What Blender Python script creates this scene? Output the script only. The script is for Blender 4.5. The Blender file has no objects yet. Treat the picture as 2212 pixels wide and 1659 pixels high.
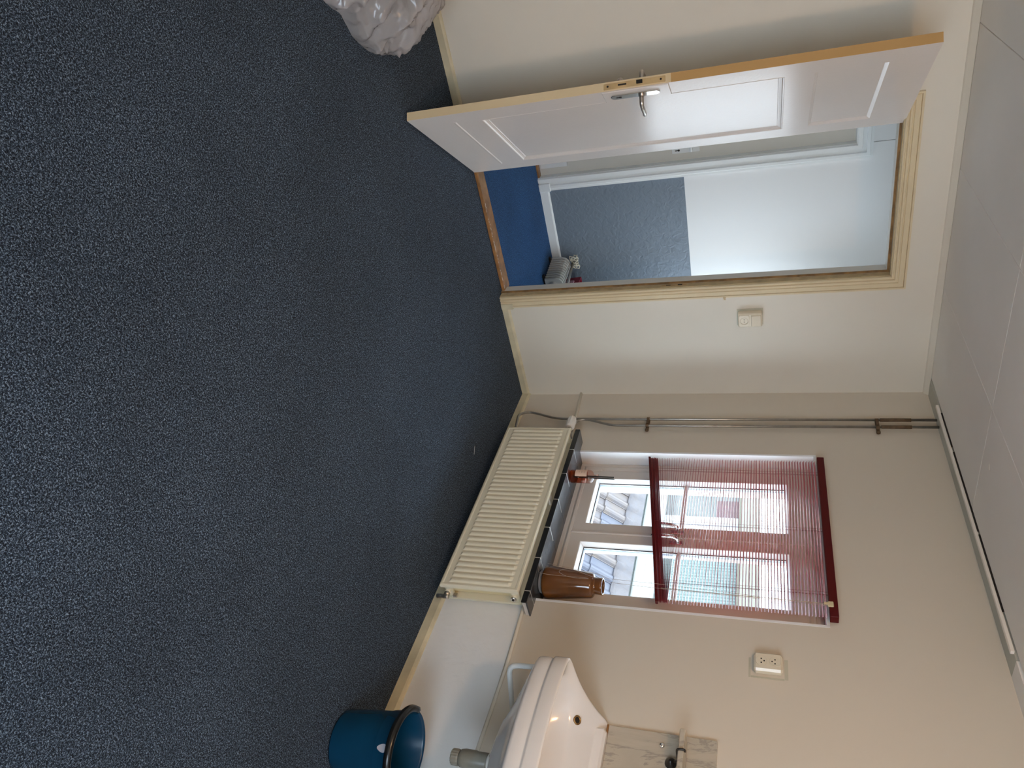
import bpy, math, random
from mathutils import Vector, Matrix, noise
random.seed(7)
C = bpy.context.scene.collection
S = bpy.context.scene
PI = math.pi

# ------------------------------------------------------------------ camera
yaw, pitch, roll = 0.957298907, -0.340895617, -0.0109917269
fw = Vector((math.cos(pitch)*math.cos(yaw), math.cos(pitch)*math.sin(yaw), math.sin(pitch)))
rt0 = Vector((math.sin(yaw), -math.cos(yaw), 0))
up0 = rt0.cross(fw)
rt = rt0*math.cos(roll) + up0*math.sin(roll)
up = up0*math.cos(roll) - rt0*math.sin(roll)
cam = bpy.data.cameras.new('camera')
cam.sensor_width = 36.0
cam.lens = 36.0*1568.07/2212.0
cam.clip_start = 0.02
co = bpy.data.objects.new('camera', cam)
C.objects.link(co)
# the photograph was taken with the camera turned a quarter: picture right is up in the room
X, Y, Z = up, -rt, -fw
co.matrix_world = Matrix(((X.x, Y.x, Z.x, -2.723), (X.y, Y.y, Z.y, -3.743), (X.z, Y.z, Z.z, 1.5618), (0, 0, 0, 1)))
S.camera = co

# ------------------------------------------------------------------ world and lights
S.view_settings.view_transform = 'Standard'
S.view_settings.look = 'None'
S.view_settings.exposure = 0.15
S.view_settings.gamma = 1.0
S.view_settings.use_curve_mapping = False
S.cycles.use_denoising = True
S.cycles.max_bounces = 14
S.cycles.diffuse_bounces = 8
S.cycles.glossy_bounces = 5
S.cycles.transparent_max_bounces = 24
S.cycles.sample_clamp_indirect = 10.0
S.cycles.caustics_reflective = False
S.cycles.caustics_refractive = False
w = bpy.data.worlds.new('overcast_sky')
S.world = w
w.use_nodes = True
bg = w.node_tree.nodes['Background']
bg.inputs[0].default_value = (0.74, 0.87, 1.0, 1)
bg.inputs[1].default_value = 11.0


def area(name, loc, rot, sx, sy, energy, color, spread=PI):
    l = bpy.data.lights.new(name, 'AREA')
    l.shape = 'RECTANGLE'
    l.size, l.size_y, l.energy, l.color = sx, sy, energy, color
    l.spread = spread
    o = bpy.data.objects.new(name, l)
    C.objects.link(o)
    o.location = loc
    o.rotation_euler = rot
    return o


# lamps added to the daylight through the window behind the photographer and through the landing window in the hall
area('daylight_room_fill', (-2.3, -5.19, 1.45), (PI/2, 0, 0), 1.3, 1.2, 12, (0.50, 0.74, 1.0))  # bluish fill added over the sky light to lift the near floor
area('daylight_hall', (.185, 0.71, 1.22), (0, PI/2, 0), 1.0, 0.90, 6.0, (0.90, 0.95, 1.0))
lamp = bpy.data.lights.new('ceiling_bulb', 'POINT')
lamp.energy, lamp.color, lamp.shadow_soft_size = 33, (1.0, 0.60, 0.29), 0.05
lo = bpy.data.objects.new('ceiling_bulb', lamp)
C.objects.link(lo)
lo.location = (-1.95, -3.0, 2.2)


# ------------------------------------------------------------------ materials
def mat(name, col, rough=0.5, metal=0.0, spec=0.5, vary=0.0, vscale=6.0, bump=None, coat=0.0, col2=None, sheen=0.0):
    m = bpy.data.materials.new(name)
    m.use_nodes = True
    nt = m.node_tree
    b = nt.nodes['Principled BSDF']
    b.inputs['Base Color'].default_value = (*col, 1)
    b.inputs['Roughness'].default_value = rough
    b.inputs['Metallic'].default_value = metal
    b.inputs['Specular IOR Level'].default_value = spec
    b.inputs['Coat Weight'].default_value = coat
    b.inputs['Coat Roughness'].default_value = 0.08
    b.inputs['Sheen Weight'].default_value = sheen
    tc = None
    if vary or bump:
        tc = nt.nodes.new('ShaderNodeTexCoord')
    if vary:
        n = nt.nodes.new('ShaderNodeTexNoise')
        n.inputs['Scale'].default_value = vscale
        n.inputs['Detail'].default_value = 4
        r = nt.nodes.new('ShaderNodeValToRGB')
        c2 = col2 or tuple(c*(1-vary) for c in col)
        r.color_ramp.elements[0].position = 0.35
        r.color_ramp.elements[1].position = 0.65
        r.color_ramp.elements[0].color = (*c2, 1)
        r.color_ramp.elements[1].color = (*col, 1)
        nt.links.new(tc.outputs['Object'], n.inputs['Vector'])
        nt.links.new(n.outputs[0], r.inputs[0])
        nt.links.new(r.outputs[0], b.inputs['Base Color'])
    if bump:
        n2 = nt.nodes.new('ShaderNodeTexNoise')
        n2.inputs['Scale'].default_value = bump[0]
        n2.inputs['Detail'].default_value = 3
        bp = nt.nodes.new('ShaderNodeBump')
        bp.inputs['Strength'].default_value = bump[1]
        bp.inputs['Distance'].default_value = bump[2]
        nt.links.new(tc.outputs['Object'], n2.inputs['Vector'])
        nt.links.new(n2.outputs[0], bp.inputs['Height'])
        nt.links.new(bp.outputs[0], b.inputs['Normal'])
    return m


def zsplit(name, lo_col, hi_col, z, lo_bump, hi_bump, rough, ymax=None):
    """paint that changes colour at a height, as the wall itself does; object coords = world coords"""
    m = mat(name, hi_col, rough)
    nt = m.node_tree
    b = nt.nodes['Principled BSDF']
    tc = nt.nodes.new('ShaderNodeTexCoord')
    sp = nt.nodes.new('ShaderNodeSeparateXYZ')
    nt.links.new(tc.outputs['Object'], sp.inputs[0])
    lt = nt.nodes.new('ShaderNodeMath')
    lt.operation = 'LESS_THAN'
    lt.inputs[1].default_value = z
    nt.links.new(sp.outputs['Z'], lt.inputs[0])
    if ymax is not None:
        ly = nt.nodes.new('ShaderNodeMath')
        ly.operation = 'LESS_THAN'
        ly.inputs[1].default_value = ymax
        nt.links.new(sp.outputs['Y'], ly.inputs[0])
        both = nt.nodes.new('ShaderNodeMath')
        both.operation = 'MULTIPLY'
        nt.links.new(lt.outputs[0], both.inputs[0])
        nt.links.new(ly.outputs[0], both.inputs[1])
        lt = both
    mx = nt.nodes.new('ShaderNodeMix')
    mx.data_type = 'RGBA'
    nt.links.new(lt.outputs[0], mx.inputs[0])
    mx.inputs[6].default_value = (*hi_col, 1)
    mx.inputs[7].default_value = (*lo_col, 1)
    nt.links.new(mx.outputs[2], b.inputs['Base Color'])
    n2 = nt.nodes.new('ShaderNodeTexNoise')
    n2.inputs['Scale'].default_value = lo_bump[0]
    n2.inputs['Detail'].default_value = 4
    n2.inputs['Distortion'].default_value = lo_bump[3]
    nt.links.new(tc.outputs['Object'], n2.inputs['Vector'])
    ml = nt.nodes.new('ShaderNodeMath')
    ml.operation = 'MULTIPLY'
    nt.links.new(n2.outputs[0], ml.inputs[0])
    nt.links.new(lt.outputs[0], ml.inputs[1])
    bp = nt.nodes.new('ShaderNodeBump')
    bp.inputs['Strength'].default_value = lo_bump[1]
    bp.inputs['Distance'].default_value = lo_bump[2]
    nt.links.new(ml.outputs[0], bp.inputs['Height'])
    nt.links.new(bp.outputs[0], b.inputs['Normal'])
    return m


def carpet(name, dark, mid, light, scale, blotch=None):
    m = mat(name, mid, 0.95, spec=0.15, sheen=0.05)
    nt = m.node_tree
    b = nt.nodes['Principled BSDF']
    tc = nt.nodes.new('ShaderNodeTexCoord')
    n = nt.nodes.new('ShaderNodeTexNoise')
    n.inputs['Scale'].default_value = scale
    n.inputs['Detail'].default_value = 2.5
    n.inputs['Roughness'].default_value = 0.6
    n.inputs['Distortion'].default_value = 0.6
    nt.links.new(tc.outputs['Object'], n.inputs['Vector'])
    r = nt.nodes.new('ShaderNodeValToRGB')
    e = r.color_ramp.elements
    e[0].position, e[0].color = 0.435, (*dark, 1)
    e[1].position, e[1].color = 0.63, (*light, 1)
    k = e.new(0.52)
    k.color = (*mid, 1)
    nf = nt.nodes.new('ShaderNodeTexNoise')
    nf.inputs['Scale'].default_value = scale*2.1
    nf.inputs['Detail'].default_value = 2
    nt.links.new(tc.outputs['Object'], nf.inputs['Vector'])
    mixn = nt.nodes.new('ShaderNodeMix')
    mixn.inputs[0].default_value = 0.42
    nt.links.new(n.outputs[0], mixn.inputs[2])
    nt.links.new(nf.outputs[0], mixn.inputs[3])
    nt.links.new(mixn.outputs[0], r.inputs[0])
    # slow wear: pile flattened in patches
    n3 = nt.nodes.new('ShaderNodeTexNoise')
    n3.inputs['Scale'].default_value = 2.2
    n3.inputs['Detail'].default_value = 3
    nt.links.new(tc.outputs['Object'], n3.inputs['Vector'])
    mr = nt.nodes.new('ShaderNodeMapRange')
    mr.inputs[1].default_value, mr.inputs[2].default_value = 0.3, 0.7
    mr.inputs[3].default_value, mr.inputs[4].default_value = 0.86, 1.1
    nt.links.new(n3.outputs[0], mr.inputs[0])
    mx = nt.nodes.new('ShaderNodeMix')
    mx.data_type = 'RGBA'
    mx.blend_type = 'MULTIPLY'
    mx.inputs[0].default_value = 1.0
    nt.links.new(r.outputs[0], mx.inputs[6])
    nt.links.new(mr.outputs[0], mx.inputs[7])
    nt.links.new(mx.outputs[2], b.inputs['Base Color'])
    bp = nt.nodes.new('ShaderNodeBump')
    bp.inputs['Strength'].default_value = 0.7
    bp.inputs['Distance'].default_value = 0.004
    nt.links.new(n.outputs[0], bp.inputs['Height'])
    nt.links.new(bp.outputs[0], b.inputs['Normal'])
    return m


def clear_glass(name, tint=(0.97, 0.985, 0.98), gloss=0.06):
    m = bpy.data.materials.new(name)
    m.use_nodes = True
    nt = m.node_tree
    nt.nodes.clear()
    out = nt.nodes.new('ShaderNodeOutputMaterial')
    t = nt.nodes.new('ShaderNodeBsdfTransparent')
    t.inputs[0].default_value = (*tint, 1)
    g = nt.nodes.new('ShaderNodeBsdfGlossy')
    g.inputs['Roughness'].default_value = 0.02
    f = nt.nodes.new('ShaderNodeLayerWeight')
    f.inputs[0].default_value = 0.5
    pw = nt.nodes.new('ShaderNodeMath')
    pw.operation = 'POWER'
    pw.inputs[1].default_value = 4.5
    nt.links.new(f.outputs['Facing'], pw.inputs[0])
    mr = nt.nodes.new('ShaderNodeMapRange')
    mr.inputs[3].default_value, mr.inputs[4].default_value = gloss*0.4, 0.6
    nt.links.new(pw.outputs[0], mr.inputs[0])
    mx = nt.nodes.new('ShaderNodeMixShader')
    nt.links.new(mr.outputs[0], mx.inputs[0])
    nt.links.new(t.outputs[0], mx.inputs[1])
    nt.links.new(g.outputs[0], mx.inputs[2])
    nt.links.new(mx.outputs[0], out.inputs[0])
    return m


def plastic_film(name):
    m = bpy.data.materials.new(name)
    m.use_nodes = True
    nt = m.node_tree
    nt.nodes.clear()
    out = nt.nodes.new('ShaderNodeOutputMaterial')
    p = nt.nodes.new('ShaderNodeBsdfPrincipled')
    p.inputs['Base Color'].default_value = (0.88, 0.86, 0.87, 1)
    p.inputs['Roughness'].default_value = 0.14
    p.inputs['Coat Weight'].default_value = 1.0
    t = nt.nodes.new('ShaderNodeBsdfTransparent')
    t.inputs[0].default_value = (0.9, 0.88, 0.88, 1)
    tl = nt.nodes.new('ShaderNodeBsdfTranslucent')
    tl.inputs[0].default_value = (0.75, 0.72, 0.73, 1)
    a = nt.nodes.new('ShaderNodeMixShader')
    a.inputs[0].default_value = 0.35
    nt.links.new(p.outputs[0], a.inputs[1])
    nt.links.new(tl.outputs[0], a.inputs[2])
    b = nt.nodes.new('ShaderNodeMixShader')
    b.inputs[0].default_value = 0.52
    nt.links.new(a.outputs[0], b.inputs[1])
    nt.links.new(t.outputs[0], b.inputs[2])
    tc = nt.nodes.new('ShaderNodeTexCoord')
    n = nt.nodes.new('ShaderNodeTexNoise')
    n.inputs['Scale'].default_value = 5
    mxv = nt.nodes.new('ShaderNodeMix')
    mxv.data_type = 'VECTOR'
    mxv.inputs[0].default_value = 0.16
    nt.links.new(tc.outputs['Object'], n.inputs['Vector'])
    nt.links.new(tc.outputs['Object'], mxv.inputs[4])
    nt.links.new(n.outputs['Color'], mxv.inputs[5])
    hs = []
    for sc in (9, 23):
        v = nt.nodes.new('ShaderNodeTexVoronoi')
        v.inputs['Scale'].default_value = sc
        nt.links.new(mxv.outputs[1], v.inputs['Vector'])
        hs.append(v.outputs['Distance'])
    ad = nt.nodes.new('ShaderNodeMath')
    ad.operation = 'MULTIPLY_ADD'
    ad.inputs[1].default_value = 0.4
    nt.links.new(hs[1], ad.inputs[0])
    nt.links.new(hs[0], ad.inputs[2])
    bp = nt.nodes.new('ShaderNodeBump')
    bp.inputs['Strength'].default_value = 0.75
    bp.inputs['Distance'].default_value = 0.022
    nt.links.new(ad.outputs[0], bp.inputs['Height'])
    nt.links.new(bp.outputs[0], p.inputs['Normal'])
    nt.links.new(bp.outputs[0], p.inputs['Coat Normal'])
    nt.links.new(bp.outputs[0], tl.inputs['Normal'])
    nt.links.new(b.outputs[0], out.inputs[0])
    return m


def veined(name, base, vein, rough, scale):
    m = mat(name, base, rough)
    nt = m.node_tree
    b = nt.nodes['Principled BSDF']
    tc = nt.nodes.new('ShaderNodeTexCoord')
    mp = nt.nodes.new('ShaderNodeMapping')
    mp.inputs['Rotation'].default_value = (0.9, 0, 0)
    mp.inputs['Scale'].default_value = (1, 2.6, 0.7)
    n = nt.nodes.new('ShaderNodeTexNoise')
    n.inputs['Scale'].default_value = scale
    n.inputs['Detail'].default_value = 6
    n.inputs['Roughness'].default_value = 0.65
    n.inputs['Distortion'].default_value = 0.7
    r = nt.nodes.new('ShaderNodeValToRGB')
    e = r.color_ramp.elements
    e[0].position, e[0].color = 0.40, (*base, 1)
    e[1].position, e[1].color = 0.62, (*[c*0.9 for c in base], 1)
    k = e.new(0.505)
    k.color = (*vein, 1)
    k = e.new(0.475)
    k.color = (*[c*0.93 for c in base], 1)
    k = e.new(0.53)
    k.color = (*[c*0.95 for c in base], 1)
    nt.links.new(tc.outputs['Object'], mp.inputs[0])
    nt.links.new(mp.outputs[0], n.inputs['Vector'])
    nt.links.new(n.outputs[0], r.inputs[0])
    nt.links.new(r.outputs[0], b.inputs['Base Color'])
    return m


M = {}
M['wall'] = mat('cream_wall_paint', (0.74, 0.695, 0.605), 0.6, vary=0.03, vscale=2.5, bump=(160, 0.10, 0.002))
M['wall_win'] = zsplit('wall_paint_white_below', (0.84, 0.845, 0.84), (0.66, 0.60, 0.51), 0.452, (14, 0.5, 0.006, 0.8), None, 0.6, ymax=-1.2)
M['hall_wall'] = zsplit('hall_wall_grey_below', (0.185, 0.225, 0.275), (0.82, 0.82, 0.82), 1.025, (22, 0.8, 0.008, 1.2), None, 0.5)
M['white'] = mat('white_wall', (0.80, 0.79, 0.77), 0.7)
M['ceiling'] = mat('ceiling_board_white', (0.84, 0.815, 0.775), 0.75, vary=0.03, vscale=3, bump=(120, 0.06, 0.002))
M['carpet'] = carpet('speckled_navy_carpet', (0.002, 0.0035, 0.008), (0.024, 0.039, 0.064), (0.21, 0.285, 0.38), 225)
M['blue_carpet'] = carpet('bright_blue_carpet', (0.008, 0.035, 0.10), (0.016, 0.075, 0.20), (0.06, 0.17, 0.36), 180)
M['cream'] = mat('cream_gloss_paint', (0.72, 0.61, 0.41), 0.30, vary=0.06, vscale=9, bump=(60, 0.06, 0.002))
M['skirt'] = mat('skirting_cream_paint', (0.74, 0.66, 0.46), 0.45, vary=0.25, vscale=7, bump=(40, 0.25, 0.003))
M['worn_edge'] = mat('yellowed_worn_paint', (0.62, 0.44, 0.22), 0.5, vary=0.3, vscale=14)
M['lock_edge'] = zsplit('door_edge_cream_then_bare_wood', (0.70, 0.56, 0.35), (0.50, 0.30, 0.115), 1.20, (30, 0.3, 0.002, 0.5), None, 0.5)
M['worn_rebate'] = mat('rubbed_brown_rebate', (0.30, 0.17, 0.06), 0.55, vary=0.5, vscale=22)
M['rebate'] = mat('dirty_rebate_paint', (0.60, 0.48, 0.28), 0.5, vary=0.25, vscale=20)
M['door'] = mat('white_gloss_door_paint', (0.73, 0.68, 0.645), 0.20, vary=0.02, vscale=4, bump=(80, 0.22, 0.002))
M['hall_door'] = mat('hall_door_paint', (0.70, 0.68, 0.62), 0.4)
M['hall_white'] = mat('hall_white_gloss', (0.83, 0.85, 0.85), 0.35)
M['wood'] = mat('varnished_brown_wood', (0.40, 0.20, 0.075), 0.3, vary=0.45, vscale=18)
M['flake'] = mat('flaked_white_paint', (0.75, 0.70, 0.66), 0.6)
M['metal'] = mat('satin_nickel', (0.62, 0.57, 0.52), 0.28, metal=1.0)
M['chrome'] = mat('chrome', (0.8, 0.8, 0.8), 0.12, metal=1.0)
M['pipe'] = mat('dull_steel_pipe', (0.42, 0.40, 0.36), 0.36, metal=0.9, vary=0.2, vscale=25)
M['rust'] = mat('rusty_sleeve', (0.16, 0.10, 0.05), 0.7, vary=0.4, vscale=40)
M['radiator'] = mat('cream_enamel', (0.78, 0.73, 0.57), 0.35, vary=0.03, vscale=5)
M['radiator_gap'] = mat('radiator_inner_enamel', (0.72, 0.62, 0.38), 0.45)
M['valve'] = mat('white_plastic', (0.82, 0.80, 0.76), 0.4)
M['dark'] = mat('black_hole', (0.01, 0.008, 0.006), 0.7)
M['slate'] = mat('dark_slate_tile', (0.075, 0.085, 0.10), 0.22, vary=0.35, vscale=16, bump=(55, 0.25, 0.002))
M['slate_edge'] = mat('black_tile_edge', (0.012, 0.013, 0.014), 0.25)
M['grout'] = mat('pale_grout', (0.66, 0.64, 0.60), 0.8)
M['upvc'] = mat('window_frame_paint', (0.66, 0.61, 0.56), 0.32)
M['bead'] = mat('white_glazing_bead', (0.82, 0.82, 0.82), 0.3)
M['reveal'] = mat('reveal_white_paint', (0.84, 0.85, 0.86), 0.5)
M['gasket'] = mat('dark_gasket', (0.02, 0.022, 0.025), 0.6)
M['spacer'] = mat('grey_spacer', (0.16, 0.20, 0.25), 0.4, metal=0.6)
def dim_pane(name, col):
    m = bpy.data.materials.new(name)
    m.use_nodes = True
    nt = m.node_tree
    nt.nodes.clear()
    out = nt.nodes.new('ShaderNodeOutputMaterial')
    t = nt.nodes.new('ShaderNodeBsdfTranslucent')
    t.inputs[0].default_value = (*col, 1)
    nt.links.new(t.outputs[0], out.inputs[0])
    return m


M['dim_pane'] = dim_pane('dimming_glass', (0.52, 0.55, 0.56))
M['pane'] = clear_glass('window_pane_glass')
M['slat'] = mat('red_lacquered_slat', (0.31, 0.012, 0.018), 0.30, metal=0.15, coat=0.5)
M['rail'] = mat('dark_red_rail', (0.085, 0.001, 0.002), 0.5, spec=0.25)
M['cord'] = mat('dark_red_cord', (0.20, 0.03, 0.03), 0.7)
M['thread'] = mat('beige_pull_cord', (0.50, 0.40, 0.32), 0.7)
M['bracket'] = mat('yellowed_plastic', (0.62, 0.52, 0.32), 0.5)
M['vase'] = mat('brown_glaze', (0.185, 0.065, 0.013), 0.10, coat=0.6, vary=0.4, vscale=7)
M['vase_foot'] = mat('grey_unglazed_foot', (0.35, 0.33, 0.32), 0.6)
M['bottle'] = clear_glass('pink_bottle_glass', (0.95, 0.78, 0.72), 0.10)
M['liquid'] = clear_glass('amber_liquid', (0.80, 0.36, 0.14), 0.06)
M['label'] = mat('peach_paper_label', (0.80, 0.58, 0.45), 0.7)
M['ink'] = mat('label_print', (0.30, 0.20, 0.16), 0.8)
M['stick'] = mat('black_reed', (0.012, 0.010, 0.010), 0.7)
M['ceramic'] = mat('white_glazed_ceramic', (0.74, 0.71, 0.685), 0.12, coat=0.4)
M['brass_hole'] = mat('tarnished_brass', (0.33, 0.20, 0.08), 0.4, metal=0.8)
M['rail_white'] = mat('white_coated_bar', (0.78, 0.80, 0.79), 0.3)
M['trap'] = mat('grey_green_trap_plastic', (0.23, 0.225, 0.19), 0.4, vary=0.2, vscale=18)
M['marble'] = veined('grey_veined_marble', (0.50, 0.45, 0.37), (0.33, 0.30, 0.255), 0.25, 3.6)
M['black_iron'] = mat('black_bracket_paint', (0.015, 0.012, 0.010), 0.3)
M['bucket'] = mat('dark_blue_plastic', (0.003, 0.046, 0.105), 0.26, vary=0.1, vscale=9)
M['bucket_handle'] = mat('black_plastic', (0.008, 0.008, 0.008), 0.22)
M['sticker'] = mat('grey_sticker', (0.45, 0.45, 0.50), 0.6)
M['film'] = plastic_film('clear_plastic_film')
M['duct'] = mat('white_duct_plastic', (0.82, 0.78, 0.72), 0.4)
M['grey_strip'] = mat('grey_primer_strip', (0.50, 0.50, 0.44), 0.8)
M['socket'] = mat('ivory_plastic', (0.74, 0.67, 0.53), 0.25)
M['old_paint'] = mat('old_paint_outline', (0.52, 0.50, 0.40), 0.7)
M['heater'] = mat('grey_ribbed_metal', (0.50, 0.49, 0.46), 0.4)
M['red_plastic'] = mat('wine_red_plastic', (0.28, 0.012, 0.035), 0.35)
M['pink_plastic'] = mat('pink_plastic', (0.50, 0.27, 0.33), 0.4)
M['white_cord'] = mat('off_white_cable', (0.72, 0.68, 0.56), 0.55)
M['tile'] = mat('blue_grey_clay_tile', (0.052, 0.052, 0.066), 0.45, vary=0.45, vscale=5, col2=(0.033, 0.036, 0.056), bump=(40, 0.3, 0.004))
M['tile_warm'] = mat('weathered_clay_tile', (0.078, 0.058, 0.047), 0.5, vary=0.4, vscale=7, col2=(0.062, 0.054, 0.06), bump=(40, 0.3, 0.004))
M['lead'] = mat('pinkish_lead_apron', (0.064, 0.054, 0.055), 0.6, vary=0.4, vscale=18, col2=(0.062, 0.056, 0.062), bump=(25, 0.6, 0.01))
M['moss'] = mat('grey_green_moss', (0.042, 0.05, 0.047), 0.9, vary=0.5, vscale=30, bump=(60, 0.8, 0.01))
M['dormer'] = mat('white_dormer_paint', (0.16, 0.16, 0.15), 0.5)
M['gutter'] = mat('cream_gutter', (0.082, 0.073, 0.052), 0.5)
M['far_glass'] = mat('grey_reflecting_glass', (0.042, 0.042, 0.038), 0.3, vary=0.35, vscale=4)
M['teal_blind'] = mat('pale_teal_curtain', (0.05, 0.072, 0.068), 0.5)
M['maroon'] = mat('maroon_brick_reflection', (0.055, 0.02, 0.023), 0.7, vary=0.3, vscale=30)


# ------------------------------------------------------------------ mesh helpers
class MB:
    def __init__(self):
        self.v, self.f, self.m, self.s = [], [], [], []

    def add(self, verts, faces, mi=0, smooth=False):
        o = len(self.v)
        self.v += [tuple(p) for p in verts]
        for f in faces:
            self.f.append([o+i for i in f])
            self.m.append(mi)
            self.s.append(smooth)
        return self

    def box(self, a, b, mi=0):
        (x0, y0, z0), (x1, y1, z1) = [min(p, q) for p, q in zip(a, b)], [max(p, q) for p, q in zip(a, b)]
        v = [(x0, y0, z0), (x1, y0, z0), (x1, y1, z0), (x0, y1, z0), (x0, y0, z1), (x1, y0, z1), (x1, y1, z1), (x0, y1, z1)]
        f = [(0, 3, 2, 1), (4, 5, 6, 7), (0, 1, 5, 4), (1, 2, 6, 5), (2, 3, 7, 6), (3, 0, 4, 7)]
        return self.add(v, f, mi)

    def cbox(self, a, b, c=0.003, mi=0):
        """box with chamfered edges"""
        x0, y0, z0 = [min(p, q) for p, q in zip(a, b)]
        x1, y1, z1 = [max(p, q) for p, q in zip(a, b)]
        c = min(c, (x1-x0)*0.45, (y1-y0)*0.45, (z1-z0)*0.45)
        rings = []
        for z, k in ((z0, c), (z0+c, 0), (z1-c, 0), (z1, c)):
            xa, xb, ya, yb = x0+k, x1-k, y0+k, y1-k
            rings.append([(xa+c, ya, z), (xb-c, ya, z), (xb, ya+c, z), (xb, yb-c, z), (xb-c, yb, z), (xa+c, yb, z), (xa, yb-c, z), (xa, ya+c, z)])
        return self.loft(rings, True, mi, cap=True)

    def loft(self, rings, closed=True, mi=0, cap=False, smooth=False):
        n = len(rings[0])
        v = [p for r in rings for p in r]
        f = []
        for i in range(len(rings)-1):
            for j in range(n if closed else n-1):
                k = (j+1) % n
                f.append((i*n+j, i*n+k, (i+1)*n+k, (i+1)*n+j))
        if cap:
            f.append(tuple(reversed(range(n))))
            f.append(tuple((len(rings)-1)*n+j for j in range(n)))
        return self.add(v, f, mi, smooth)

    def lathe(self, prof, c=(0, 0, 0), axis='z', n=28, mi=0, cap=True, smooth=True):
        rings = []
        for r, h in prof:
            ring = []
            for i in range(n):
                a = 2*PI*i/n
                p, q = r*math.cos(a), r*math.sin(a)
                d = {'z': (p, q, h), 'x': (h, p, q), 'y': (q, h, p)}[axis]
                ring.append((c[0]+d[0], c[1]+d[1], c[2]+d[2]))
            rings.append(ring)
        o = len(self.f)
        self.loft(rings, True, mi, cap, smooth)
        if cap:
            self.s[-1] = self.s[-2] = False
        return self

    def tube(self, pts, r, n=10, mi=0, cap=True, round_r=0.0):
        pts = [Vector(p) for p in pts]
        if round_r:
            q = [pts[0]]
            for i in range(1, len(pts)-1):
                a, b, c = pts[i-1], pts[i], pts[i+1]
                d0 = min(round_r, (a-b).length*0.45)
                d1 = min(round_r, (c-b).length*0.45)
                p0, p1 = b+(a-b).normalized()*d0, b+(c-b).normalized()*d1
                for t in (0, .2, .4, .6, .8, 1):
                    q.append(p0*(1-t)**2+b*2*t*(1-t)+p1*t*t)
            q.append(pts[-1])
            pts = q
        t0 = (pts[1]-pts[0]).normalized()
        u = t0.orthogonal().normalized()
        rings = []
        for i, p in enumerate(pts):
            t = (pts[min(i+1, len(pts)-1)]-pts[max(i-1, 0)]).normalized()
            u = (u-t*u.dot(t)).normalized()
            v = t.cross(u)
            rings.append([p+(u*math.cos(2*PI*j/n)+v*math.sin(2*PI*j/n))*r for j in range(n)])
        return self.loft(rings, True, mi, cap, True)

    def prism(self, poly, d, mi=0):
        """poly of 3D points extruded by vector d"""
        n = len(poly)
        d = Vector(d)
        v = [Vector(p) for p in poly]+[Vector(p)+d for p in poly]
        f = [tuple(reversed(range(n))), tuple(range(n, 2*n))]
        for i in range(n):
            j = (i+1) % n
            f.append((i, j, n+j, n+i))
        return self.add(v, f, mi)

    def build(self, name, m, parent=None, loc=None, recalc=True):
        me = bpy.data.meshes.new(name)
        me.from_pydata(self.v, [], self.f)
        for x in (m if isinstance(m, (list, tuple)) else [m]):
            me.materials.append(x)
        me.polygons.foreach_set('material_index', self.m)
        me.polygons.foreach_set('use_smooth', self.s)
        if recalc:
            import bmesh
            b = bmesh.new()
            b.from_mesh(me)
            bmesh.ops.recalc_face_normals(b, faces=b.faces)
            b.to_mesh(me)
            b.free()
        me.update()
        o = bpy.data.objects.new(name, me)
        C.objects.link(o)
        if parent:
            o.parent = parent
        if loc:
            o.location = loc
        return o


def tag(o, label, cat, group=None):
    o['label'] = label
    o['category'] = cat
    if group:
        o['group'] = group
    return o


def empty(name, loc=(0, 0, 0), rz=0.0):
    o = bpy.data.objects.new(name, None)
    o.empty_display_size = 0.05
    C.objects.link(o)
    o.location = loc
    o.rotation_euler = (0, 0, rz)
    return o


def struct(o):
    o['kind'] = 'structure'
    return o


# =================================================================== ROOM SHELL
XL, YB, H = -4.3, -5.2, 2.4
DX0, DX1, DZ = -1.597, -0.745, 2.172      # doorway between architrave inner edges
WY0, WY1, WZ0, WZ1 = -1.648, -0.574, 0.482, 1.779   # window opening

fl = struct(MB().box((XL-.1, YB-.1, -.06), (0.0, 0.045, 0)).build('floor', M['carpet']))

# door wall (left in the upright view)
wb = MB()
wb.box((XL-.1, 0, -.06), (DX0, .10, H+.1)).box((DX1, 0, -.06), (0.32, .10, H+.1)).box((DX0, 0, DZ), (DX1, .10, H+.1))
struct(wb.build('wall_front', M['wall']))
# window wall
wb = MB()
wb.box((0, YB-.1, -.06), (.32, WY0, H+.1)).box((0, WY1, -.06), (.32, 0.0, H+.1))
wb.box((0, WY0, -.06), (.32, WY1, WZ0)).box((0, WY0, WZ1), (.32, WY1, H+.1))
struct(wb.build('wall_right', M['wall_win']))
struct(MB().box((XL-.12, YB-.1, -.06), (XL, .1, H+.1)).build('wall_left', M['wall']))
wb = MB()
wb.box((XL, YB-.12, -.06), (-2.95, YB, H+.1)).box((-1.65, YB-.12, -.06), (0, YB, H+.1))
wb.box((-2.95, YB-.12, -.06), (-1.65, YB, .85)).box((-2.95, YB-.12, 2.05), (-1.65, YB, H+.1))
struct(wb.build('wall_back', M['wall']))
# ceiling of boards with open joints
ce = struct(MB().box((XL-.1, YB-.1, H+.012), (.32, .1, H+.1)).build('ceiling', M['ceiling']))
xs = [-0.122, -0.68, -1.30, -1.92, -2.54, -3.16, -3.78, XL]
ys = [-0.036, -1.05, -3.5, YB]
for i in range(len(xs)-1):
    for j in range(len(ys)-1):
        g = 0.0012
        MB().cbox((xs[i+1]+g, ys[j+1]+g, H), (xs[i]-g, ys[j]-g, H+.0125), .0015).build('ceiling_board', M['ceiling'], ce)
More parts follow.
